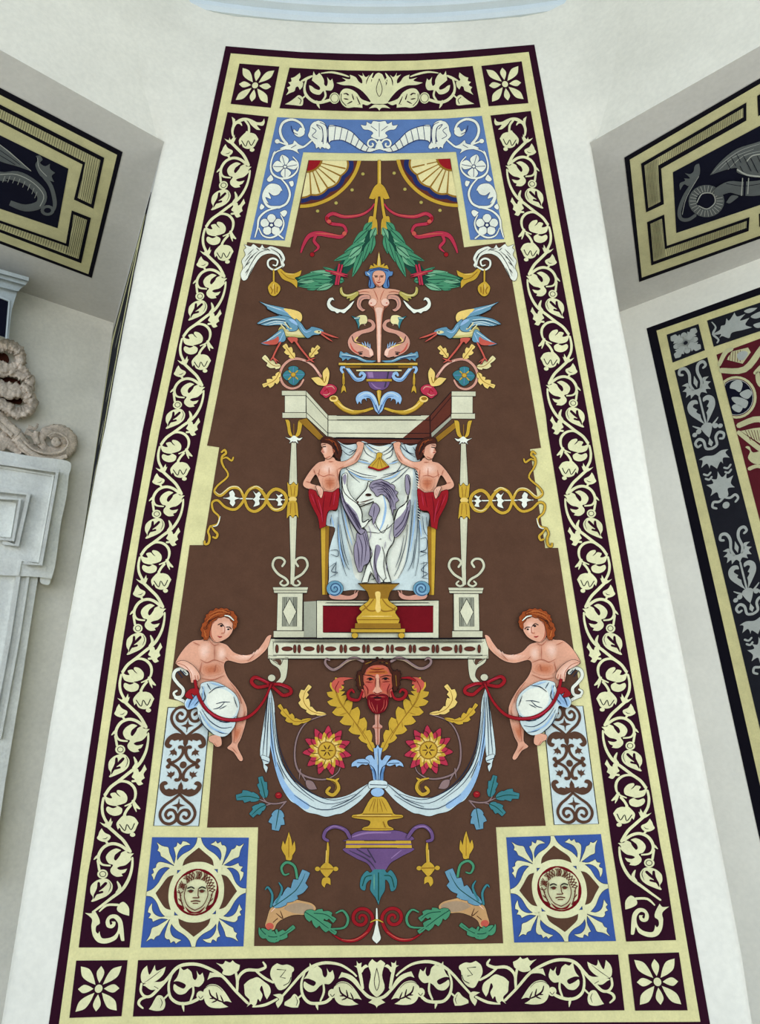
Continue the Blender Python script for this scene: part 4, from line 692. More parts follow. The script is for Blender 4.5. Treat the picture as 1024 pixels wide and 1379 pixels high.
# ---------------------------------------------------------------- seated putti
art('putto', MURAL, [F('skin',cE,'345,285 395,312 440,328 482,370 540,386 600,370 645,318 668,282 690,272 688,290 672,340 640,378 582,420 520,432 452,416 428,432 430,472 452,520 502,580 542,650 556,702 546,772 522,852 502,900 532,968 514,980 480,932 444,908 470,876 468,800 480,730 400,640 300,590 270,545 235,520 250,480 200,440 168,442 154,424 200,350 250,306 300,300'), *soft('skin','skinl',cE,'300,320 345,320 350,370 320,415 290,400 280,350'), *soft('skin','skinl',cE,'395,340 430,345 440,390 410,420 385,400'), *soft('skin','skinl',cE,'460,385 540,400 600,385 650,330 640,362 575,408 500,415'), *soft('skin','skinm',cE,'300,440 400,430 425,480 350,505 300,490'), *soft('skin','skinl',cE,'490,600 530,660 535,720 510,760 500,700'), *soft('skin','skinm',cE,'480,780 530,790 512,850 490,880 475,850')]+[L('skind',cE,q,1.0,.4,.4) for q in ('292,410 330,428 372,412 430,432','372,330 372,415','300,425 285,500','380,440 370,480','300,515 360,525 425,500','500,720 490,800 480,880','470,905 500,940','545,700 530,770','250,312 290,330','600,378 560,420','452,416 432,395','460,540 510,610 525,660','340,300 370,330 400,320')],
  [('face', [F('skin',cE,'345,210 390,172 432,164 470,192 476,240 452,282 412,306 376,312 348,282 338,240'), *soft('skin','skinl',cE,'415,200 455,200 462,240 440,275 420,260'), F('skind',cE,'345,215 372,200 385,250 380,308 350,282 338,240'), F('skin',cE,'360,215 400,190 412,250 400,300 375,305 356,270'), L('ink',cE,'392,215 410,208 424,222',1.0), L('ink',cE,'440,228 456,228 466,238',1.0), E('ink',cE,410,221,8,6,8), E('ink',cE,450,240,7,5,8), L('skind',cE,'430,225 428,258 412,262',1.0), L('red',cE,'390,278 402,284 414,281',1.6,.5,.5)]),
   ('hair', [fuzz('rust',cE,'340,285 318,300 300,270 300,222 318,190 326,160 360,135 400,122 440,126 480,145 500,185 494,222 480,240 468,195 436,170 392,178 356,212',4.5,44)]+[L('rustl' if i%2 else 'hair',P1,spiral(200+x/4.18,790+y/4.18,3.4,.6,i,i+5,10),.7,.6,.4) for i,(x,y) in enumerate(((330,190),(352,160),(385,145),(420,142),(455,152),(482,180),(318,230),(325,270),(350,195),(395,160),(440,148),(486,215)))]+[L('rust',cE,'330,200 335,240',.6), L('rustl',cE,'340,160 400,135 460,150',1.6,.4,.4), L('rustl',cE,'325,200 370,160 430,150',1.4,.4,.4), L('hair',cE,'320,235 350,190 400,165',1.1,.4,.4), L('rustl',cE,'315,250 325,285',1.4)]),
   ('hair_band', [L('white',cE,'430,162 456,168 480,190',1.9,.6,.6)]),
   ('forearm', [*soft('skin','skinl',cE,'158,428 200,416 252,446 286,490 288,522 262,536 240,538 236,495 212,462 172,448'), L('skind',cE,'160,430 205,446 240,490 240,536',1.0,.5,.5), L('skind',cE,'262,500 268,535',.8), L('skind',cE,'276,500 282,525',.8)]),
   ('foot', [F('skin',cE,'345,842 400,838 412,888 385,902 362,880 342,868'), L('skind',cE,'385,900 372,880',.8)]),
   ('drapery', [F('ice',cE,'300,545 362,534 430,560 492,610 512,672 496,732 482,790 432,842 370,832 320,792 282,732 272,680 222,692 204,650 250,600 290,578'), F('white',cE,'350,580 430,580 490,630 500,690 460,740 380,720 330,650'), F('sky',cE,'210,655 255,605 285,640 270,675 225,688')]+[L('inkblue',cE,q,1.0,.4,.4) for q in ('290,700 330,770 400,820 450,828','300,690 345,755 410,795 470,790','320,690 370,740 440,765 490,745','285,720 310,780 360,826','365,690 400,680 430,650','380,660 420,650 460,650','400,690 440,670','300,560 320,620 300,660','330,545 350,580','275,600 240,640 225,680','285,640 260,670','300,600 310,660','430,562 380,570 340,600','495,730 450,760 400,760','480,620 500,680')]+[L('sky',cE,q,2.2,.3,.3) for q in ('300,720 350,790 430,825','310,560 305,640','345,540 420,560','270,620 235,665')]),
   ('sash', [L('red',cE,'262,530 280,610 328,692 408,742 500,750 580,722 648,645 690,552',4.2,.9,.6), F('red',cE,'208,605 240,575 285,580 262,612 240,600 250,630 215,625'), L('crimson',cE,'300,650 350,712 420,745 510,748',1.3,.3,.3), L('deepred',cE,'275,600 330,702 408,752 500,760',1.0,.3,.3)])], both=True, d0=D2+.002)
art('bow', MURAL, [L('red',cE,'690,550 640,525 600,510 580,535 610,565 660,560 692,552',4.6,.8,.8), L('red',cE,'692,552 740,550 795,572 800,600 760,612 730,590 695,560',4.6,.8,.8), E('deepred',cE,692,550,16,15,10), L('crimson',cE,'600,515 640,522 675,540',1.2,.4,.4), L('crimson',cE,'730,550 790,575',1.2,.4,.4)], both=True, d0=D2+.006)
art('seat_scroll', MURAL, [L('white',cE,'216,492 188,464 152,474 142,510 168,548 196,580 188,616 156,622 142,600 160,586',4.2,1,.6), L('white',cE,'150,625 190,640 230,668',4,.8,.4), L('inkblue',cE,'180,468 205,500',.9), L('inkblue',cE,'195,475 212,492',.9), L('inkblue',cE,'165,480 190,512',.9)], both=True, d0=D2+.001)
# ---------------------------------------------------------------- arabesque panels below the putti
N4=(200,945,7.88)
def arab(q):
    g = build('arabesque_panel', [('ice','f',q)]+[L('ink',P1,q+[q[0]],.9,n=1)], None, D1, .002, MURAL)
    fn = quad(q)
    def uv(x, y):
        v = (y-952.8)/159.4; return (x-226.3+19.3*v)/57.7, v
    AR = [('tendril', [L('brown',N4,'204,690 226,666 262,672 310,710 334,770 322,822 292,832',4.2), E('brown',N4,206,690,24,22,12), E('brown',N4,292,830,24,20,12)]),
      ('tulip', [F('brown',N4,'192,738c 222,755 234,734c 246,752 274,738c 268,776 244,798 238,822c 222,800 188,790c 208,770')]),
      ('wing_leaf', [F('brown',N4,'342,846c 312,890 300,930 262,914c 256,932 212,920c 180,932 164,895 180,884 202,872 186,845 150,848 118,885 124,940 160,985 220,1006 280,988 338,960c')]),
      ('scroll', [L('brown',N4,'325,980 250,1042 172,1100 126,1168 124,1230 160,1284 222,1296 276,1262 286,1204 254,1152 202,1154 176,1200 200,1238 232,1216',4.1,.8,.9)]),
      ('star', [F('brown',N4,'321,1030c 300,1082 240,1100c 290,1116 304,1166c 312,1100',False)])]
    for hu in (0, 1):
        for hv in (0, 1):
            for nm, sh in AR:
                v0 = {'tendril': .473, 'tulip': .473, 'wing_leaf': .483}.get(nm, .49)
                def f(x, y, hu=hu, hv=hv, v0=v0):
                    u, v = uv(x, y); return fn(1-u if hu else u, 2*v0-v if hv else v)
                build(nm, sh, None, D2, .002, g, f)
    build('boss', [E('brown',P1,.505,.484,.08,.03,14)], None, D2, .002, g, fn)
arab([(226.3,952.7),(284,953),(267.7,1112.5),(207,1112)])
arab([(731,951),(785.5,950.8),(806.6,1109.4),(746.7,1110.6)])
# ---------------------------------------------------------------- corner medallions
def medal(q):
    g = build('medallion', [('royal','f',q)], None, D1, .002, MURAL)
    fn = quad(q); C4 = lambda i: ((1,0),(0,1),(-1,0),(0,-1))[i]
    def rot(i):
        c, s = C4(i)
        return lambda x, y: fn(.5+x*c-y*s, .5+x*s+y*c)
    for i in range(4):
        r = rot(i)
        def rm(x, y, r=r):
            yy = (y-1110)*6.024; xx = (x-180)*6.024; l_ = 150-(yy-105)*.104; r_ = 935-(yy-108)*.051
            return r((xx-l_)/(r_-l_)-.5, (yy-106)/889-.5)
        build('petal_frame', [F('vine',cM,'338,372c 348,305 392,250 462,208 505,160 518,108c 546,108c 562,158 602,204 662,245 704,300 712,362c'), F('brown',cM,'396,338c 416,284 478,228 530,188c 572,226 636,282 650,338c 585,310 520,304 460,312')], None, D2, .002, g, rm, ('ink',.5))
        build('corner_leaf', [F('vine',cM,'188,148c 222,172 250,182c 280,190 290,232 312,285 330,330 292,305 262,282 222,258c 214,228 194,214c 204,186')], None, D2, .002, g, rm, ('ink',.5))
        build('corner_leaf', [F('vine',cM,'326,345 342,262 326,190c 348,178 356,148c 382,166 398,138c 430,144 460,166c 414,172 376,202 352,260 356,342')], None, D2, .002, g, rm, ('ink',.5))
        build('corner_leaf', [F('vine',cM,'340,372 262,346 200,376 164,452c 154,424 144,408c 164,390 154,362c 180,350 184,328c 204,308 242,310 330,340')], None, D2, .002, g, rm, ('ink',.5))
    k = [E('vine',P1,.5,.5,.272,.262,30), E('deepred',P1,.5,.5,.225,.215,30)]
    build('ring', k, None, D2+.001, .002, g, fn)
    fx = lambda x, y: fn(.5+x, .5+y)
    face = [('vine','f',catmull([(x, y, False) for x, y in ((0,-.2),(-.08,-.17),(-.16,-.13),(-.2,-.06),(-.19,.02),(-.17,.1),(-.12,.13),(-.1,.17),(0,.2),(.1,.17),(.12,.13),(.17,.1),(.19,.02),(.2,-.06),(.16,-.13),(.08,-.17))]))]
    face += [('vine','f',catmull([(0,-.11,False),(-.1,-.06,False),(-.115,.03,False),(-.07,.13,False),(0,.165,False),(.07,.13,False),(.115,.03,False),(.1,-.06,False)]))]
    rnd = random.Random(4)
    for i in range(34):
        a = -math.pi*(.02+.96*i/33); r0, r1 = .125+.01*rnd.random(), .19; w2 = .04*rnd.choice((-1,1))
        face.append(L('marone', P1, [(r0*math.cos(a), r0*math.sin(a)*.95), (.16*math.cos(a+w2*3), .16*math.sin(a+w2*3)), (r1*math.cos(a+w2), r1*math.sin(a+w2))], .0085))
    for sg in (-1, 1):
        face += [L('ink',P1,[(sg*.025,-.035),(sg*.055,-.048),(sg*.09,-.035)],.012), L('ink',P1,[(sg*.03,-.012),(sg*.055,-.02),(sg*.085,-.01)],.009), E('marone',P1,sg*.056,-.006,.022,.013,10), L('marone',P1,[(sg*.1,-.06),(sg*.118,.03),(sg*.075,.125),(0,.165)],.009), L('marone',P1,[(sg*.16,.02),(sg*.14,.09),(sg*.11,.15)],.012), L('marone',P1,[(sg*.18,-.02),(sg*.15,.03)],.01), L('marone',P1,[(sg*.17,.06),(sg*.13,.1)],.01)]
    face += [L('marone',P1,[(.018,-.03),(.02,.03),(.03,.05),(-.03,.05)],.01), L('marone',P1,[(-.045,.085),(0,.078),(.045,.085)],.012), L('marone',P1,[(-.025,.102),(.025,.102)],.009), F('deepred',P1,[(-.1,.13),(-.05,.168),(0,.182),(.05,.168),(.1,.13),(.06,.185),(0,.195),(-.06,.185)])]
    build('medusa_head', face, None, D2+.004, .002, g, fx)
medal([(205,1127.4),(335.3,1128),(328,1274.5),(189.5,1276)])
medal([(682,1127.6),(809.7,1123.2),(830,1267.3),(692.8,1269.4)])
# ---------------------------------------------------------------- hanging drapery, mask and flowers
art('swag', MURAL, [F('ice',cF,'72,140c 88,200 94,300 112,410 152,496 222,558 300,588 380,578 440,545 478,524c 482,548c 432,602 370,645 340,652 300,662 262,652 220,642 180,612 150,592 110,522 82,420 66,300'), F('sky',cF,'70,145c 78,250 92,400 122,500 170,570 230,612 215,632 150,588 108,516 80,410 64,300'), F('ice',cF,'70,145c 45,290 32,415 66,425 74,300',True)]+[L('inkblue',cF,q,.9,.4,.4) for q in ('76,160 84,300 104,430 160,530 250,600','80,180 92,320 124,450 200,550 300,610 400,590','90,240 110,380 160,490 240,565 330,595 420,570','74,200 76,330 96,460','60,220 50,330 42,412','70,180 62,300 58,420','170,575 260,630 350,625 440,575','100,440 130,510','470,530 400,590 320,625','66,160 48,300')],
   [('tail', [F('ice',cF,'36,414 68,424 66,445 50,450 62,462 56,484c 46,462 44,444'), L('inkblue',cF,'40,430 66,440',.8)])], both=True, d0=D2)
art('knot', MURAL, [F('ice',cF,'474,522 500,514 540,518 548,532 540,546 500,544 474,546'), L('inkblue',cF,'478,532 545,534',.8), E('sky',cF,508,563,27,18,16)], d0=D2+.003)
lf = art('acanthus_leaf', MURAL, acanthus('gold',cK,'472,850 400,710 280,555 175,420 145,320 175,215',[12,56,96,98,84,62,26],9,'ochre',.42)+[F('coral',cK,'150,330 118,300 108,255 150,215 205,205 300,212c 215,235 215,262 190,275 200,310 175,300 170,340'), L('ochre',cK,'400,740 300,580 190,430 150,330',1.0), L('deepred',cK,'170,240 140,300 148,340',.9)]+[L('ochre',cK,q,.8,.4,.4) for q in ('300,590 290,640','240,510 180,530','200,460 150,470','330,620 350,560','260,530 285,460','210,450 235,400','370,690 400,640')], both=True, d0=D2)
art('flower_scroll', MURAL, [L('mauve',cF,'300,248 222,278 182,340 172,420 190,480 240,506 300,510 345,485 358,455',2.4,.5,.4), L('mauve',cF,'195,470 190,510',1.8,1,.3), L('mauve',cF,'195,482 225,530 240,545',1.8)],
  [('leaf', acanthus('goldl',cF,'300,246 240,235 205,180 235,130',[4,12,22,18,4],5,'ochre',.5)), ('leaf', acanthus('gold',cF,'240,265 180,278 140,250 108,208',[4,12,20,14,4],5,'ochre',.5)), ('leaf', [L('gold',cF,'300,508 338,518 350,548 328,574 302,562 314,544',4.6,.4,.8), L('gold',cF,'335,518 352,506',3,1,.3), L('ochre',cF,'318,516 340,535 332,562',.9,.4,.4)]), ('bud', [F('mauve',cF,'218,515 245,520 262,550c 235,552 220,538')]),
   ('flower', [('crimson','f',catmull([(340+(303+(100 if k % 2 == 0 else 66)*math.cos(a))/3.012, 880+(394+(102 if k % 2 == 0 else 64)*math.sin(a))/3.012, k % 2 == 1) for k, a in [(k, math.pi*k/11+.2) for k in range(22)]], True, 3)),
     ('gold','f',catmull([(340+(303+(74 if k % 2 == 0 else 50)*math.cos(a))/3.012, 880+(394+(76 if k % 2 == 0 else 48)*math.sin(a))/3.012, k % 2 == 1) for k, a in [(k, math.pi*k/11-.02) for k in range(22)]], True, 3)),
     ('goldl','f',[(340+(303+(56 if k % 2 == 0 else 42)*math.cos(a))/3.012, 880+(394+(56 if k % 2 == 0 else 42)*math.sin(a))/3.012) for k, a in [(k, math.pi*k/11-.05) for k in range(22)]])]+
     [L('hair',P1,[(340+(303+r*math.cos(a+t))/3.012, 880+(394+r*math.sin(a+t))/3.012) for r, t in ((36,0),(55,.08),(72,.22),(84,.42))],.9,.8,.3) for a in [2*math.pi*k/11 for k in range(11)]]+[E('ochre',cF,303,394,38,38,18),E('gold',cF,303,394,33,33,18)]+[L('hair',cF,'%g,%g %g,%g' % (303+8*math.cos(a),394+8*math.sin(a),303+24*math.cos(a),394+24*math.sin(a)),1.5,1,.6) for a in [math.pi*k/3 for k in range(6)]])], both=True, d0=D2+.001)
art('satyr_mask', MURAL, [F('mask',cK,'378,180 400,135 450,105 520,95 590,120 625,180 635,260 620,320 600,380 570,400 430,400 400,370 385,300 372,240'), F('rustl',cK,'420,150 500,120 580,150 590,175 520,180 490,185 410,178'), F('skin',cK,'488,190 515,190 522,290 545,330 500,345 462,330 482,290'), F('coral',cK,'390,270 440,255 480,270 450,320 400,310'), F('coral',cK,'535,260 590,250 622,280 600,320 560,320')]+[L('hair',cK,q,1.5,.5,.5) for q in ('385,185 440,190 485,205','525,205 580,190 620,195')]+[L('ink',cK,q,1.4,.4,.4) for q in ('410,222 440,212 470,228','540,220 575,210 605,222')]+[E('ink',cK,440,226,14,8,10),E('ink',cK,572,222,14,8,10)]+[L('deepred',cK,q,1.2,.4,.4) for q in ('395,270 420,310 420,350','610,260 590,310 590,350','470,330 500,348 540,330','440,130 500,140 560,130','488,210 486,290','520,210 524,290','400,245 460,248','545,245 610,240','430,160 570,158')],
  [('hair', [fuzz('hair',cK,'350,150 372,180 378,270 366,320 335,300 322,230 330,170',10,26,3), fuzz('hair',cK,'640,160 690,155 705,220 680,300 648,325 638,250',10,26,5), F('hair',cK,'376,110 390,60 430,75 450,45 480,55 500,30 520,50 550,42 570,65 620,62 615,110 640,160 620,170 590,110 540,95 460,100 410,130 384,180 362,160'), L('ochre',cK,'400,90 450,70',.9), L('ochre',cK,'540,75 590,85',.9), L('ink',cK,'430,100 470,70 500,60',.9), L('ink',cK,'520,80 570,80',.9), F('hair',cK,'330,170 372,180 376,270 365,310 340,290'), F('hair',cK,'632,170 690,160 690,250 660,320 640,310'), L('ochre',cK,'345,190 355,280',.8), L('ochre',cK,'660,190 668,280',.8)]),
   ('beard', [F('deepred',cK,'420,370 460,352 500,362 545,350 592,370 596,430 570,490 540,510 500,522 460,505 430,470 416,420')]+[L('coral',cK,q,.9,.4,.4) for q in ('430,400 440,450 470,500','450,420 470,470 490,510','560,400 555,460 530,500','580,400 580,450 560,490','480,395 500,400 530,395','500,440 500,510','440,375 490,370','510,370 570,375')]+[F('ink',cK,'470,378 500,372 535,378 530,388 500,384 475,388')]),
   ('ear', [F('coral',cK,'366,310 385,320 395,370 375,380')]), ('ear', [F('coral',cK,'608,320 630,310 632,365 612,378')]),
   ('horn', [L('mauve',cK,'378,68 320,42 270,48 220,80 170,120 120,140 75,115 52,80 62,48 90,58',3.6,1,.6), L('beige',cK,'340,50 270,60 200,100 130,135',1.2,.4,.4)]), ('horn', [L('mauve',cK,'622,68 680,38 740,55 800,95 860,128 910,125 955,95 965,60 940,40 915,55',3.6,1,.6), L('beige',cK,'660,50 740,65 820,115 900,125',1.2,.4,.4)]),
   ('curl', [L('red',cK,'372,330 345,395 300,400 258,385 250,340 280,312 300,335',4.2,.6,.6)]), ('curl', [L('red',cK,'625,330 650,385 700,395 740,370 750,330 715,310 695,335',4.2,.6,.6)]), ('curl', [L('red',cK,'710,212 780,210 830,235',3,.4,.8)])], d0=D2+.003)
art('staff', MURAL, [F('pink',cK,'482,520 522,520 520,600 545,625 540,645 525,660 520,780 490,780 480,660 460,640 465,620 482,605'), L('skind',cK,'462,640 542,642',1.0), L('rust',cK,'505,530 506,780',1.0)], d0=D2)
art('leaf_vase', MURAL, [F('sky',cK,'470,1100c 455,1010 430,950 400,905 425,880 455,880 478,915 470,815c 490,815 505,785c 520,812 545,815c 530,900 545,920 575,880 620,885c 580,945 558,1000 552,1100c'), F('skyd',cK,'440,985 478,1010 495,1090 480,1095 462,1020'), F('skyd',cK,'568,980 530,1020 525,1090 548,1095 555,1030'), L('inkblue',cK,'440,960 470,990 488,1040 494,1095',1.1,.4,.4), L('inkblue',cK,'575,960 545,985 528,1040 524,1095',1.1,.4,.4), L('inkblue',cK,'508,820 510,1000 508,1095',.9,.4,.4), L('ice',cK,'500,850 505,960',1.3,.4,.4)], [('leaf', [F('sky',cK,'430,935 390,910 330,915 285,945 280,975c 320,970 330,985c 370,955 410,960'), L('inkblue',cK,'330,940 420,945',.8)]), ('leaf', [F('sky',cK,'580,955 620,920 670,918 715,945 728,978c 690,965 665,975 655,955 610,970'), L('inkblue',cK,'600,950 690,945',.8)])], d0=D2+.002)
# ---------------------------------------------------------------- urn, berries and sea creatures
art('urn', MURAL, [F('violet',cG,'396,256 420,232 470,222 560,222 612,232 636,262 392,264'), F('violet',cG,'386,288 640,288 600,322 560,346 540,374 525,388 495,388 470,350 420,326'), L('violetl',cG,'410,248 470,232 560,232',2.6,.4,.4), L('lilacd',cG,'400,300 470,335 500,370',1.6,.4,.4), L('violetl',cG,'600,298 560,330',1.6,.4,.4), L('lilacd',cG,'430,295 480,325',1.4), L('lilacd',cG,'470,295 500,345',1.4)],
  [('gold_band', [F('gold',cG,'388,262 636,262 640,290 386,290',False), L('violet',cG,'388,276 638,276',1.8)]),
   ('lid', [F('gold',cG,'488,96 532,96 560,138 572,160 602,164 602,174 560,181 546,188 550,205 566,214 560,222 458,222 454,212 474,205 480,188 460,181 414,174 414,164 448,158 460,138')]+[L('ochre',cG,q,1.2,.4,.4) for q in ('495,102 475,150','508,100 508,155','522,102 545,150','500,102 490,152','515,102 528,152')]+[L('ochre',cG,'414,170 602,170',1.3), L('hair',cG,'452,160 566,160',.8), L('goldl',cG,'430,165 560,165',.9), L('ochre',cG,'456,216 562,216',1.0), L('ochre',cG,'530,190 538,210',1.6)]),
   ('handle', [L('violet',cG,'402,250 385,222 345,208 312,222 302,250 318,262',4.6,1,.8), L('violetl',cG,'380,218 340,206 312,225',1.4,.4,.4)]), ('handle', [L('violet',cG,'624,250 650,215 685,206 712,226 718,256 698,264',4.6,1,.8), L('violetl',cG,'650,212 690,208 712,230',1.4,.4,.4)])], d0=D2)
art('urn_leaf', MURAL, [F('teal',cG,'495,372c 535,372c 545,385 560,375 582,410 578,445 560,455 552,425 538,412 536,450 520,480 512,508c 500,480 480,450 484,412 466,425 460,452 442,442 445,405 466,378 480,385'), L('greend',cG,'512,385 512,490',1.2), L('greenl',cG,'495,390 495,450',1.2,.4,.4), L('greend',cG,'535,395 560,400 572,440',1.0), L('greend',cG,'485,395 462,402 450,435',1.0)], d0=D2+.001)
art('drop_pendant', MURAL, [L('gold',cG,'317,262 318,300 314,345',3.4,.3,1.3), F('gold',cG,'313,345 340,368 325,392 313,402 300,392 288,368'), E('gold',cG,278,370,10,9,10), E('gold',cG,348,370,10,9,10), F('gold',cG,'300,405 325,405 328,432c 313,425 305,442c 294,428'), L('ochre',cG,'290,370 340,370',1.3), L('goldl',cG,'312,300 310,345',.9)], both=True, d0=D2)
art('berry_branch', MURAL, [L('mauve',cE,'775,1210 720,1222 668,1215 640,1180',2.0,1,.5), L('mauve',cE,'770,1215 735,1255',1.8,1,.6), L('mauve',cE,'668,1215 620,1195',1.6,1,.5), L('mauve',cE,'690,1222 650,1235',1.6,1,.5)],
  [('leaf', acanthus('teal',cE,'658,1190 645,1130 630,1070',[10,30,26,6],3,'greend',.7)), ('leaf', acanthus('teal',cE,'625,1195 560,1180 494,1188',[10,34,34,6],3,'greend',.7)), ('leaf', acanthus('teal',cE,'660,1230 620,1250 578,1290',[8,30,30,8],3,'greend',.7)), ('leaf', acanthus('tealb',cE,'735,1255 725,1310 715,1372',[14,44,44,8],3,'greend',.7)), ('berry', [E('red',cE,733,1175,19,18,10), L('coral',cE,'726,1170 738,1168',.9)])], both=True, d0=D2)
art('sea_beast', MURAL, [F('dun',cG,'85,560 78,590 95,605 112,602 122,580 145,562 190,546 250,546 272,522 255,502 215,492 180,486 132,496 98,522'), F('beige',cG,'150,520 200,500 255,510 262,528 240,540 190,540'), E('coral',cG,95,590,16,14,10), L('hair',cG,'120,540 145,560 135,530',1.4,.4,.4), L('hair',cG,'108,575 125,560',1.0), L('skinl',cG,'100,535 135,505 190,492',1.6,.4,.4)],
  [('tail_leaf', acanthus('tealb',cG,'108,515 160,480 205,440 235,378',[10,26,30,30,8],4,'greend',.6)), ('tail_curl', [L('green',cG,'200,405 190,360 160,345 140,365 150,392 170,388',3.4,1,.5)]), ('tail_curl', [L('teal',cG,'100,515 105,470 88,440 78,450',3,1,.4), L('teal',cG,'120,500 142,450 130,422',3,1,.4)]),
   ('chin_leaf', acanthus('green',cG,'60,600 90,628 140,625 190,590',[14,20,22,14,4],4,'greend',.5)), ('chin_curl', [L('green',cG,'100,605 75,632 58,620 55,595',3.6,1,.4), L('green',cG,'120,605 130,640 105,650',3.2,1,.4)]),
   ('tail_leaf', acanthus('green',cG,'230,535 270,560 310,590 350,618',[16,26,26,14,4],4,'greend',.5)), ('tail_leaf', acanthus('green',cG,'265,540 310,545 345,570',[12,20,16,6],3,'greend',.5)), ('tail_curl', [L('green',cG,'320,600 380,595 395,560 375,530 348,540',3.4,.5,.5)])], both=True, d0=D2)
art('sprig', MURAL, [F('gold',cG,'158,335c 152,290 165,240 168,228c 178,260 182,300 178,335'), F('gold',cG,'160,325c 158,290 146,262c 140,290 150,312'), F('gold',cG,'176,325c 180,290 190,262c 194,295 186,312'), L('ochre',cG,'168,250 168,325',.9)], both=True, d0=D2)
art('red_scroll', MURAL, [L('red',P1,spiral(330+446/2.844,1040+560/2.844,15.5,2,.2,-9.6,30),4.4,1,.6), L('red',cG,'488,575 470,610 430,640 380,645 335,620',4.6,.9,.3), L('coral',cG,'470,612 420,642 370,640',1.4,.4,.4)], both=True, d0=D2+.001)
art('spear_finial', MURAL, [L('white',cG,'505,522 506,590',2.6,.6,1), F('white',cG,'505,575 516,615 520,638 505,656c 488,638 494,615'), L('gold',cG,'480,575 505,565 530,575',2.0,.5,.5)], d0=D2+.003)
from mathutils import noise

# ================================================================ side niches
cSL=(0,80,4.45); cSR=(830,80,4.309); cDL=(0,360,5.305); cDM=(0,560,5.306); cR=(870,390,5.513)
def hatch(m, top, bot, n, w):
    """parallel strokes between two px polylines"""
    return [L(m, P1, [(top[0][0]+(top[1][0]-top[0][0])*(i+.5)/n, top[0][1]+(top[1][1]-top[0][1])*(i+.5)/n), (bot[0][0]+(bot[1][0]-bot[0][0])*(i+.5)/n, bot[0][1]+(bot[1][1]-bot[0][1])*(i+.5)/n)], w) for i in range(n)]
def px(cr, *p): return [(cr[0]+x/cr[2], cr[1]+y/cr[2]) for x, y in p]
# ---- ceiling panel of the left niche
T = thing('dragon_panel', SOFL.at(80,300), 'black and cream dragon panel on the left niche ceiling above the carved doorway', 'mural')
build('outer_band', [F('black',cSL,'-700,-197 735,555 550,1310 -700,844',False)], SOFL, 0, .003, T)
build('cream_frame', [F('sand',cSL,'-700,-146 702,572 530,1287 -700,821',False)], SOFL, .003, .002, T)
g = build('hatched_bracket', [F('black',cSL,'-700,-88 625,590 560,895 443,840 495,630 -700,14',False), F('sand',cSL,'-700,-60 602,604 546,868 466,830 512,618 -700,-8',False)]+hatch('black', px(cSL,(-690,-56),(515,560)), px(cSL,(-702,-9),(503,613)), 84, .6)+hatch('black', px(cSL,(512,560),(604,606)), px(cSL,(466,830),(546,868)), 7, .6), SOFL, .005, .002, T)
g = build('hatched_bracket', [F('black',cSL,'-700,720 395,1103 430,905 545,950 487,1222 -700,770',False), F('sand',cSL,'-700,738 412,1124 442,930 522,962 470,1196 -700,752',False)]+hatch('black', px(cSL,(-690,741),(412,1124)), px(cSL,(-700,752),(402,1164)), 72, .6)+hatch('black', px(cSL,(442,930),(522,962)), px(cSL,(390,1164),(470,1196)), 7, .6), SOFL, .005, .002, T)
g = build('black_field', [F('night',cSL,'-700,113 410,655 345,1012 -700,657',False)], SOFL, .005, .002, T)
build('dragon', [L('smoke',cSL,'-300,560 -150,640 0,700 100,700 190,745 250,810 235,870 150,890 60,860',14,.6,.5), L('silver',cSL,'0,690 100,690 200,740 262,815 240,880',1.0), L('night',cSL,'40,720 140,750 210,810 215,850',2.0)]+[L('silver',cSL,'%g,%g %g,%g' % (x,y,x-14,y+36),.6) for x,y in ((30,700),(60,700),(90,705),(120,715),(150,730),(180,748),(205,770),(222,795))], SOFL, .007, .002, g)
build('tail', [L('smoke',cSL,'270,925 318,905 328,850 305,760 262,700 232,655',5.5,.5,.8), F('smoke',cSL,'240,575c 255,600 240,620 270,640 300,625c 300,655 330,680c 310,700 325,735c 280,720 245,700 225,670 212,630 228,600 215,580'), L('silver',cSL,'225,590 235,650 280,700',.8), E('smoke',cSL,285,905,42,32,14), E('night',cSL,285,905,22,16,12)], SOFL, .007, .002, g)
build('wing', [F('smoke',cSL,'-300,330 0,510 100,590 190,672c 100,640 0,610 -200,520'), L('silver',cSL,'-200,390 0,512 185,668',.9), L('night',cSL,'-200,420 0,545 120,630',.8), L('night',cSL,'-200,460 0,575 90,630',.8)], SOFL, .007, .002, g)
# ---- ceiling panel of the right niche
T = thing('dragon_panel', SOFR.at(940,300), 'black and cream dragon panel on the right niche ceiling beside the tall pier', 'mural')
build('outer_band', [F('black',cSR,'48,570 1600,-336 1600,767 135,1292',False)], SOFR, 0, .003, T)
build('cream_frame', [F('sand',cSR,'80,582 1600,-303 1600,752 150,1266',False)], SOFR, .003, .002, T)
build('hatched_bracket', [F('black',cSR,'145,605 757,250 757,355 262,634 278,840 175,888',False), F('sand',cSR,'165,616 738,282 738,336 244,616 258,826 188,862',False)]+hatch('black', px(cSR,(250,566),(738,282)), px(cSR,(254,612),(740,336)), 46, .52)+hatch('black', px(cSR,(168,616),(248,572)), px(cSR,(190,862),(258,828)), 9, .52), SOFR, .005, .002, T)
build('hatched_bracket', [F('black',cSR,'180,945 280,900 296,1082 775,915 770,996 205,1196',False), F('sand',cSR,'200,954 266,924 284,1102 758,938 756,978 218,1172',False)]+hatch('black', px(cSR,(290,1100),(758,938)), px(cSR,(296,1142),(756,978)), 46, .52)+hatch('black', px(cSR,(202,954),(266,926)), px(cSR,(220,1170),(290,1144)), 8, .52), SOFR, .005, .002, T)
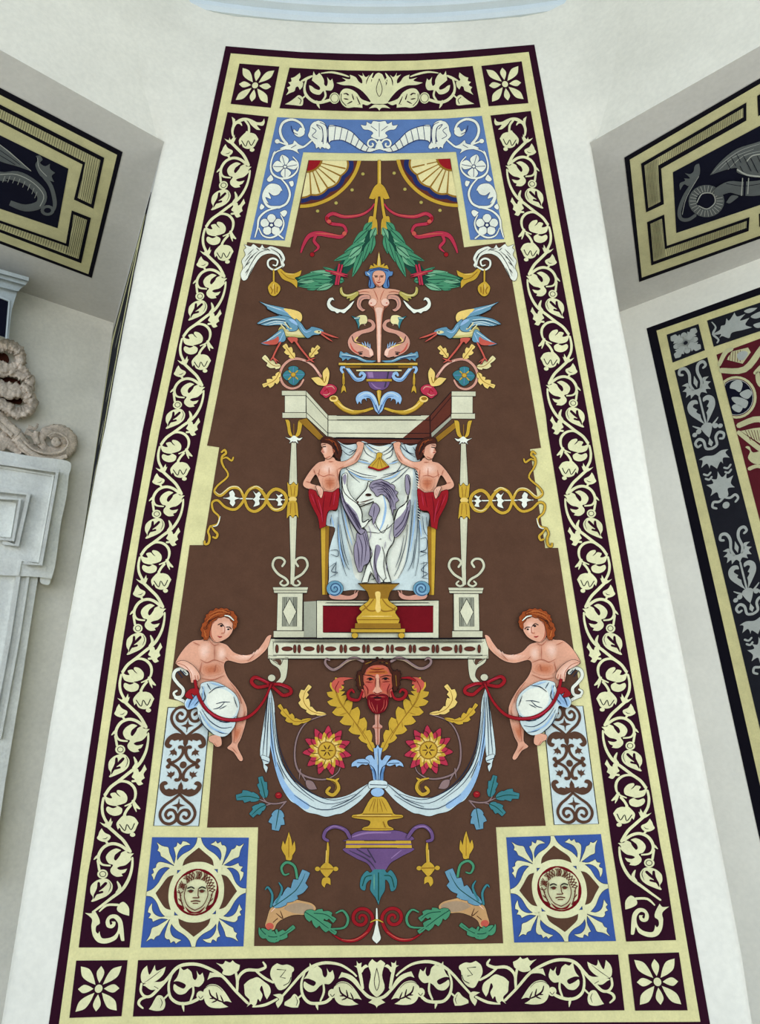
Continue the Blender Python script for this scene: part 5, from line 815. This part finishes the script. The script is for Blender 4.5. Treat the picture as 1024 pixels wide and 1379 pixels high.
build('hatched_bracket', [F('black',cSR,'820,212 1500,-184 1500,-85 826,330',False), F('sand',cSR,'838,228 1485,-150 1485,-95 842,306',False)]+hatch('black', px(cSR,(845,222),(1485,-150)), px(cSR,(848,300),(1485,-95)), 50, .52), SOFR, .005, .002, T)
build('hatched_bracket', [F('black',cSR,'830,896 1500,664 1500,745 832,972',False), F('sand',cSR,'845,910 1485,688 1485,728 846,948',False)]+hatch('black', px(cSR,(850,908),(1485,688)), px(cSR,(851,944),(1485,728)), 50, .52), SOFR, .005, .002, T)
g = build('black_field', [F('night',cSR,'330,655 1600,-23 1600,589 350,1008',False)], SOFR, .005, .002, T)
coil = [L('silver',P1,[(830+(525+r*math.cos(a))/4.309, 80+(822+r*.93*math.sin(a))/4.309) for r in (60,96)],.7) for a in [2*math.pi*k/26 for k in range(26)]]
build('dragon', [E('smoke',cSR,525,822,104,94,22), E('night',cSR,522,820,58,50,18), L('silver',cSR,'470,830 500,780 560,780 575,830 530,868 480,850',1.4)]+coil+[L('smoke',cSR,'590,770 660,740 740,750 860,738 1000,660 1150,600 1250,520',20,.6,.7), L('night',cSR,'640,720 740,735 850,720',.8), L('silver',cSR,'735,690 728,790',1.2), L('silver',cSR,'770,690 765,780',1.2), L('night',cSR,'750,690 745,790',3), F('smoke',cSR,'640,830c 670,790 710,795 690,815 660,835')], SOFR, .007, .002, g)
build('tail', [L('smoke',cSR,'480,665 430,740 395,800 368,880 378,925 420,930 460,905',5,.6,.8), F('smoke',cSR,'482,605c 488,640 480,680 440,712 420,735 395,725 372,760c 370,720 400,705 395,690c 430,690 400,660c 430,665 450,650 455,625 465,610'), L('silver',cSR,'480,680 410,800 385,900',.7)], SOFR, .007, .002, g)
build('wing', [F('smoke',cSR,'545,672c 600,600 700,520 836,475 1000,400 1200,330 1350,220 1250,420 1000,560 850,680 710,660 702,630 640,640')]+[L('silver',cSR,q,.7,.5,.5) for q in ('560,660 620,600 720,530 836,490','600,640 680,570 800,520','650,640 740,560 850,530')]+[L('night',cSR,'%g,%g %g,%g' % (x,y,x+25,y+48),.8) for x,y in ((640,590),(670,570),(700,550),(740,560),(780,570),(820,560),(760,600),(800,610),(840,600),(720,620),(860,540))]+[L('silver',cSR,'705,640 760,670 836,680',2.2), L('silver',cSR,'760,590 790,560 836,550',1.5)], SOFR, .007, .002, g)
# ---- wall panel of the right niche
T = thing('ornament_panel', RBACK.at(1080,1400), 'black bordered panel with silver ornament strip on the right niche wall', 'mural')
def line(x0, y0, k): return lambda y: x0+k*(y-y0)
oB = line(871,442.2,.2217); iB = line(884.5,445.3,.228); s1 = line(909,498.8,.238); s2 = line(953,481,.2575); fB = line(965.2,477.6,.262)
YB = 1500
build('outer_band', [('black','f',[(871,442.2),(1160,337.4),(1160,380),(oB(YB)+180,YB),(oB(YB),YB)])], RBACK, 0, .003, T)
build('cream_frame', [('cream','f',[(884.5,445.3),(1160,350),(1160,400),(iB(YB)+165,YB-20),(iB(YB-20),YB-20)])], RBACK, .003, .002, T)
q = px(cR,(155,335),(392,255),(440,450),(200,542))
g = build('rosette_square', [('char','f',q)], RBACK, .005, .002, T); fn = quad(q)
for i in range(4):
    a = math.pi/4+i*math.pi/2
    rt = (lambda a_: (lambda x, y: fn(.5+x*math.cos(a_)-y*math.sin(a_), .5+x*math.sin(a_)+y*math.cos(a_))))(a)
    build('leaf', [('silver','f',catmull([(.08,.05,False),(.2,.16,False),(.24,.1,False),(.34,.17,False),(.36,.1,False),(.46,.12,False),(.56,0,True),(.46,-.12,False),(.36,-.1,False),(.34,-.17,False),(.24,-.1,False),(.2,-.16,False),(.08,-.05,False)]))], RBACK, .007, .002, g, rt)
    rt2 = (lambda a_: (lambda x, y: fn(.5+x*math.cos(a_)-y*math.sin(a_), .5+x*math.sin(a_)+y*math.cos(a_))))(a+math.pi/4)
    build('bud', [('silver','f',catmull([(.08,.04,False),(.2,.05,False),(.27,.1,False),(.36,.06,False),(.38,0,True),(.36,-.06,False),(.27,-.1,False),(.2,-.05,False),(.08,-.04,False)]))], RBACK, .007, .002, g, rt2)
build('rosette_center', [E('silver',P1,.5,.5,.12,None,14), E('char',P1,.5,.5,.07,None,12)], RBACK, .007, .002, g, fn)
g = build('leaf_strip', [('char','f',px(cR,(455,230),(849,96),(1500,-126),(1540,66),(849,308),(505,425)))], RBACK, .005, .002, T)
build('leaf', [F('silver',cR,'500,330 550,300 560,270 590,260 600,215 620,230 660,170c 680,200 740,180c 700,230 770,210c 740,260 790,280c 720,300 640,320 620,360 570,345 545,360c 560,330 530,335')], RBACK, .007, .002, g)
build('scroll', [L('silver',cR,'490,240 520,280 500,330 540,370 530,395',3,.4,.6)], RBACK, .007, .002, g)
build('leaf', [F('silver',cR,'730,160 770,140 830,135c 800,160 760,175'), F('silver',cR,'780,200 830,170 900,150 880,190 820,215'), F('silver',cR,'800,260 860,240 920,225 900,265 830,285')], RBACK, .007, .002, g)
g = build('ornament_strip', [('char','f',[(909,498.8),(953,481),(s2(YB-40),YB-40),(s1(YB-40),YB-40)])], RBACK, .005, .002, T)
def strip(k):
    def fn(s, t):
        yy = 390+t/5.513+k*212*(1+.05*k)
        a, b = s1(yy), s2(yy); wd_ = (b-a)*5.513
        x = (a+b)/2+s/wd_*(b-a)*1.0
        return x, yy-(x-(a+b)/2)*.36
    return fn
def both_s(sh): return sh
ORN = [
 ('tulip', [('silver','f',catmull([(x,y,c) for x,y,c in ((0,800,True),(-22,770,False),(-60,790,True),(-58,760,False),(-92,770,True),(-80,735,False),(-105,720,True),(-70,700,False),(-100,680,True),(-55,675,False),(-50,715,False),(0,740,False),(50,715,False),(55,675,False),(100,680,True),(70,700,False),(105,720,True),(80,735,False),(92,770,True),(58,760,False),(60,790,True),(22,770,False))]))]),
 ('scroll', [L('silver',P1,[(-28,735),(-42,690),(-30,620),(-48,572),(-85,565),(-98,595),(-75,608)],22,.8,.7)]), ('scroll', [L('silver',P1,[(28,735),(42,690),(30,620),(48,572),(85,565),(98,595),(75,608)],22,.8,.7)]),
 ('spike', [('silver','f',[(0,640),(-16,690),(0,728),(16,690)])]),
 ('heart_leaf', [('silver','f',catmull([(-6,1000,True),(-50,950,False),(-95,890,False),(-98,835,False),(-65,805,False),(-25,812,False),(-20,840,False),(-45,835,False),(-60,850,False),(-35,880,True),(-45,895,False),(-22,920,True),(-22,950,False)]))]), ('heart_leaf', [('silver','f',catmull([(6,1000,True),(50,950,False),(95,890,False),(98,835,False),(65,805,False),(25,812,False),(20,840,False),(45,835,False),(60,850,False),(35,880,True),(45,895,False),(22,920,True),(22,950,False)]))]),
 ('stem', [L('silver',P1,[(0,800),(0,900),(0,1010)],14)]),
 ('berry_scroll', [L('silver',P1,[(0,1050),(-40,1020),(-70,1000),(-95,980)],13,.8,.4), E('silver',P1,-62,1032,20,18,12), E('silver',P1,-95,1045,18,16,12), L('silver',P1,[(0,1050),(40,1020),(70,1000),(95,980)],13,.8,.4), E('silver',P1,62,1032,20,18,12), E('silver',P1,95,1045,18,16,12), ('silver','f',catmull([(-40,1010,False),(0,990,False),(40,1010,False),(25,1060,False),(0,1100,True),(-25,1060,False)]))]),
 ('cup_scroll', [L('silver',P1,[(0,1180),(-40,1165),(-45,1110),(-75,1085),(-105,1105),(-95,1135),(-70,1130)],20,.9,.7), L('silver',P1,[(0,1180),(40,1165),(45,1110),(75,1085),(105,1105),(95,1135),(70,1130)],20,.9,.7), ('silver','f',[(0,1100),(-18,1140),(0,1165),(18,1140)])]),
 ('palmette', [('silver','f',catmull([(0,1330,True),(-35,1290,False),(-50,1310,True),(-60,1270,False),(-105,1285,True),(-85,1240,False),(-110,1225,True),(-60,1215,False),(0,1230,False),(60,1215,False),(110,1225,True),(85,1240,False),(105,1285,True),(60,1270,False),(50,1310,True),(35,1290,False)]))]),
 ('wave', [L('silver',P1,[(-100,1335),(-75,1352),(-50,1340)],14)]), ('wave', [L('silver',P1,[(100,1335),(75,1352),(50,1340)],14)]), ('wave', [L('silver',P1,[(-95,1370),(-72,1385),(-50,1372)],14)]), ('wave', [L('silver',P1,[(95,1370),(72,1385),(50,1372)],14)]),
 ('leaf_crest', [('silver','f',catmull([(0,1350,True),(20,1400,False),(60,1380,True),(50,1420,False),(100,1415,True),(70,1460,False),(90,1500,True),(40,1490,False),(30,1540,False),(-30,1540,False),(-40,1490,False),(-90,1500,True),(-70,1460,False),(-100,1415,True),(-50,1420,False),(-60,1380,True),(-20,1400,False)]))]),
 ('foot_scroll', [L('silver',P1,[(0,1540),(-40,1560),(-80,1550),(-95,1580),(-70,1600)],18,.8,.8), L('silver',P1,[(0,1540),(40,1560),(80,1550),(95,1580),(70,1600)],18,.8,.8), E('silver',P1,0,1600,26,24,12)]),
]
for k in range(0, 4):
    for nm, sh in ORN: build(nm, sh, RBACK, .007, .002, g, strip(k))
g = build('tracery_field', [('garnet','f',[(965.2,477.6),(1160,406),(1160,420),(fB(YB-60)+80,YB-60),(fB(YB-60),YB-60)])], RBACK, .005, .002, T)
TR = [
 ('band', [L('sand',cR,'560,600 735,592 860,440 960,300',8.5,.8,.8)]), ('band', [L('sand',cR,'690,1010 845,962 1000,1060 1150,1050',8.5,.8,.8)]), ('band', [L('sand',cR,'545,560 590,470 640,440',6,.8,.8)]),
 ('band', [L('sand',cR,'690,1060 780,1130 880,1200 1000,1230',7,.8,.8)]), ('band', [L('sand',cR,'810,620 870,570 960,520',7,.6,.8)]), ('band', [L('sand',cR,'830,620 850,700 950,760',7,.8,.8)]),
 ('hatched_leaf', [F('sand',cR,'600,520 640,460 760,430 780,465 720,550',False)]+[L('garnet',cR,'%g,%g %g,%g' % (612+i*18,470-i*4,602+i*20,535),.8) for i in range(6)]+[F('silver',cR,'680,480 720,455 760,470 730,520 690,520')]),
 ('hatched_leaf', [F('sand',cR,'705,1050 800,1030 880,1020 860,1150 800,1110',False)]+[L('garnet',cR,'%g,%g %g,%g' % (740+i*22,1045,780+i*16,1120),.8) for i in range(6)]),
 ('scroll', [F('sand',cR,'740,1170 775,1200 760,1250 800,1290 860,1290 850,1220 900,1180 800,1210 770,1165'), L('sand',cR,'770,1330 830,1310 900,1330',5)]),
]
for nm, sh in TR: build(nm, sh, RBACK, .007, .002, g)
ring = [E('sand',cR,672,800,152,158,28), E('garnet',cR,672,800,132,140,28), E('silver',cR,672,800,127,134,28), E('night',cR,672,800,122,129,28)]
ring = [(m_, k_, [(max(x, fB(y)+.2), y) for x, y in p]) for m_, k_, p in ring]
o = build('round_medallion', ring, RBACK, .007, .002, g)
for q in ('640,690 690,670 720,700 700,760 660,740 625,730','700,770 760,740 790,770 760,810 720,800','640,800 700,800 760,830 740,880 690,860 650,830','670,850 720,870 700,910 660,900 640,870'):
    build('petal', [F('silver',cR,q)], RBACK, .009, .0025, o)
# ---- narrow panel on the left jamb, seen almost edge on
class Jmb:
    curved = False
    def at(s, a, z, off=0.0):
        e = edge_at(LEDGE, z)+(BL-FL).normalized()*RB; b = Vector((BL.x, BL.y, z)); d = (b-e); n_ = Vector((-d.y, d.x, 0)).normalized()
        if n_.x > 0: n_ = -n_
        return e+d*a+n_*off
JB = Jmb()
T = thing('painted_strip', JB.at(.5, .9), 'narrow dark panel on the left jamb seen almost edge on', 'mural')
def jq(a0, z0, a1, z1): 
    zs = [z0]+[z for z in rows[::-1] if z0+.01 < z < z1-.01]+[z1]
    return [(a0, z) for z in zs]+[(a1, z) for z in zs[::-1]]
build('outer_band', [('black','f',jq(.1,.9,.93,5.1))], JB, 0, .003, T)
build('cream_frame', [('sand','f',jq(.14,1.0,.9,5.0))], JB, .003, .002, T)
build('dark_field', [('char','f',jq(.22,1.15,.8,4.85)), ('stoned','f',jq(.36,1.4,.52,4.6))], JB, .005, .002, T)
# ---- carved stone doorway of the left niche
T = thing('stone_doorway', LBACK.at(-40,1400), 'weathered white stone doorway surround with eared lintel at the left', 'doorway')
build('jamb_shaft', [F('limestone',cDM,'-700,1100 276,1130 236,1379 140,2000 40,2600 -60,3300 -700,3300',False)], LBACK, 0, .10, T)
build('lintel_slab', [F('limestone',cDM,'-700,140c 0,250 250,292 440,312 502,335 506,380 492,430 478,560 452,690 436,760 410,960 392,1080 368,1165c 250,1150 0,1138 -700,1100c')], LBACK, 0, .15, T)
build('ear_drop', [F('limestone',cDM,'285,1150c 365,1160c 355,1200 330,1208 290,1192')], LBACK, 0, .12, T)
def mould(name, s, w_, off, th): build(name, [L('limestone',cDM,s,w_,1,1,n=1)], LBACK, off, th, T)
mould('outer_fillet', '-700,225 0,335 410,400 290,1065 180,1050', 5, .15, .06)
mould('cavetto', '-700,250 0,362 380,428 268,1045 150,1030 130,1130', 3.5, .15, .015)
mould('frieze_fillet', '-700,440 0,528 205,560 120,925 30,905', 6, .15, .06)
mould('inner_fillet', '-700,500 0,585 142,598 92,890 -60,870', 4, .15, .08)
build('inset_panel', [F('limestone',cDM,'-700,540 0,608 118,622 76,870 -700,800',False)], LBACK, .15, .012, T)
build('shaft_fillet', [L('limestone',cDM,'200,1150 130,1600 0,2300',4,n=1)], LBACK, .10, .03, T)
build('shaft_fillet', [L('limestone',cDM,'130,1150 60,1600 -70,2300',6,n=1)], LBACK, .10, .04, T)
# ---- carved crest on the lintel
T = thing('carved_crest', LBACK.at(0,618,.1), 'brownish carved stone crest with shell and scroll volute on the white lintel', 'carving')
def tube(name, pts, rad, m, off, parent, cr, squash=.6, rough=.25):
    """rounded carved bar following px points on the wall"""
    q = catmull(parse(pts, cr), False, 9) if isinstance(pts, str) else pts
    V, Fc = [], []; n = 18; N = len(q)
    for i, (x, y) in enumerate(q):
        a, b = q[max(0,i-1)], q[min(N-1,i+1)]; dx, dy = b[0]-a[0], b[1]-a[1]; l = math.hypot(dx,dy) or 1
        r = rad[0]+(rad[1]-rad[0])*i/(N-1)
        for j in range(n):
            t = 2*math.pi*j/n; c, s = math.cos(t), math.sin(t)
            k = 1+rough*noise.noise(Vector((x*.3, y*.3, t*1.3)))+rough*.7*noise.noise(Vector((x*.9, y*.9, t*2.5+7)))
            V.append(LBACK.at(x-dy/l*r*c*k, y+dx/l*r*c*k, off+(1+s*k)*r*.0048*squash))
    for i in range(N-1):
        for j in range(n): Fc.append((i*n+j, i*n+(j+1)%n, (i+1)*n+(j+1)%n, (i+1)*n+j))
    Fc += [tuple(range(n))[::-1], tuple((N-1)*n+j for j in range(n))]
    return mesh_obj(name, V, Fc, [m], [0]*len(Fc), parent, True)
arm = tube('scroll_arm', '-120,-160 0,15 60,80 125,140', (7,8), 'carved_stone', .06, T, cDM)
tube('arm_bead', '-140,-120 -10,50 90,140', (3,3), 'carved_stone', .10, T, cDM)
vol = tube('volute', '120,140 180,215 260,270 350,292 440,280 505,230 510,165 460,110 390,95 320,120 292,175 320,230 390,245 450,215 455,160 400,130 352,150', (9,4), 'carved_stone', .05, T, cDM)
tube('volute_fillet', '170,180 250,245 350,268 440,255 485,210 480,165 440,130 390,120 340,145', (1.6,1.4), 'carved_stone', .125, vol, cDM)
tube('volute_eye', spiral(75.5,594,4.5,.5,0,9,14), (4,3), 'carved_stone', .09, vol, cDM)
tube('volute_leaf', '180,110 235,140 262,200', (4,2.5), 'carved_stone', .07, vol, cDM); tube('volute_leaf', '262,110 258,150 280,200', (4,2.5), 'carved_stone', .08, vol, cDM); tube('volute_leaf', '200,80 250,90 270,55', (3,1.5), 'carved_stone', .06, vol, cDM)
tube('volute_fillet', '130,165 200,245 300,300 400,310 480,285', (3,3), 'carved_stone', .12, vol, cDM)
tube('base_scroll', '-40,90 20,70 40,110 10,150 -40,150', (6,4), 'carved_stone', .05, T, cDM); tube('base_leaf', '-60,230 0,215 60,200 110,235 150,270', (9,5), 'carved_stone', .04, T, cDM); tube('base_leaf', '0,180 60,180 100,225', (6,4), 'carved_stone', .05, T, cDM)
for pts, r in (('-60,610 20,560 110,580 150,650 100,720 10,720 -60,690',(7,8)), ('-60,760 60,740 170,770 210,830 160,880 40,860 -60,830',(7,8)), ('-60,860 60,900 170,900 220,970 190,1030 110,1040 20,980 -60,930',(8,8))):
    tube('shell_lobe', pts, r, 'carved_stone', .05, T, cDL, .9, .55)
for pts in ('130,690 180,740 205,790','150,840 205,880 210,930','40,560 90,570 140,610'):
    tube('shell_rim', pts, (4.5,4), 'carved_stone', .09, T, cDL, .9, .8)
tube('shell_core', '-120,640 -110,800 -80,960', (12,14), 'carved_stone', .04, T, cDL)
build('shell_hollow_shade', [F('hair',cDL,'-80,620 20,610 60,640 50,690 -80,700')], LBACK, .02, .01, T); build('shell_hollow_shade', [F('hair',cDL,'-80,780 60,785 140,810 120,845 -60,830')], LBACK, .02, .01, T); build('shell_hollow_shade', [F('hair',cDL,'-80,870 60,910 150,930 150,975 90,970 -60,920')], LBACK, .02, .01, T)  # flat dark brown plates paint the shade inside the shell lobes
# ---- corniced block above the crest
T = thing('moulded_block', LBACK.at(0,455,.1), 'blue grey moulded block with dark inset under the left niche ceiling', 'cornice')
build('top_fillet', [F('zinc',cDL,'-300,-80 0,12 208,72 204,98 0,42 -300,-50',False)], LBACK, 0, .40, T)
build('cyma', [F('zinc',cDL,'-300,-48 0,44 200,100 182,128 0,78 -300,-15',False)], LBACK, 0, .36, T)
build('fascia', [F('zinc',cDL,'-300,-15 0,80 180,128 150,150 130,172 0,140 -300,50',False)], LBACK, 0, .31, T)
build('body', [F('zinc',cDL,'-300,50 0,140 125,172 105,235 85,300 70,420 62,512 0,490 -300,400',False)], LBACK, 0, .26, T)
build('inset', [F('night',cDL,'-300,130 0,222 58,245 50,330 36,500 0,488 -300,400',False)], LBACK, .26, .004, T)
build('inset_frame', [L('moulding',cDL,'0,212 66,238 58,330 44,505',2.2,n=1)], LBACK, .26, .012, T)

PART_LABELS = dict(siren='pale winged woman with blue hair and gold crown', winged_horse='grey winged horse drawn on the white curtain', curtain='white curtain with blue folds', satyr_mask='red bearded horned mask', medusa_head='cream face with wild hair on red disc', urn='violet urn with gold lid', stork='blue and yellow long-legged bird', gold_pedestal='golden garlanded pedestal', red_field='dark red panel', sea_beast='tan fish-like beast with green leaf fins', blue_frieze='light blue frieze with white cornucopias', shell_fan='quarter shell fan with red heart', volute='spiral stone scroll end')
for o in bpy.data.objects:
    k = o.name.split('.')[0]
    if o.parent and k in PART_LABELS: o['label'] = PART_LABELS[k]
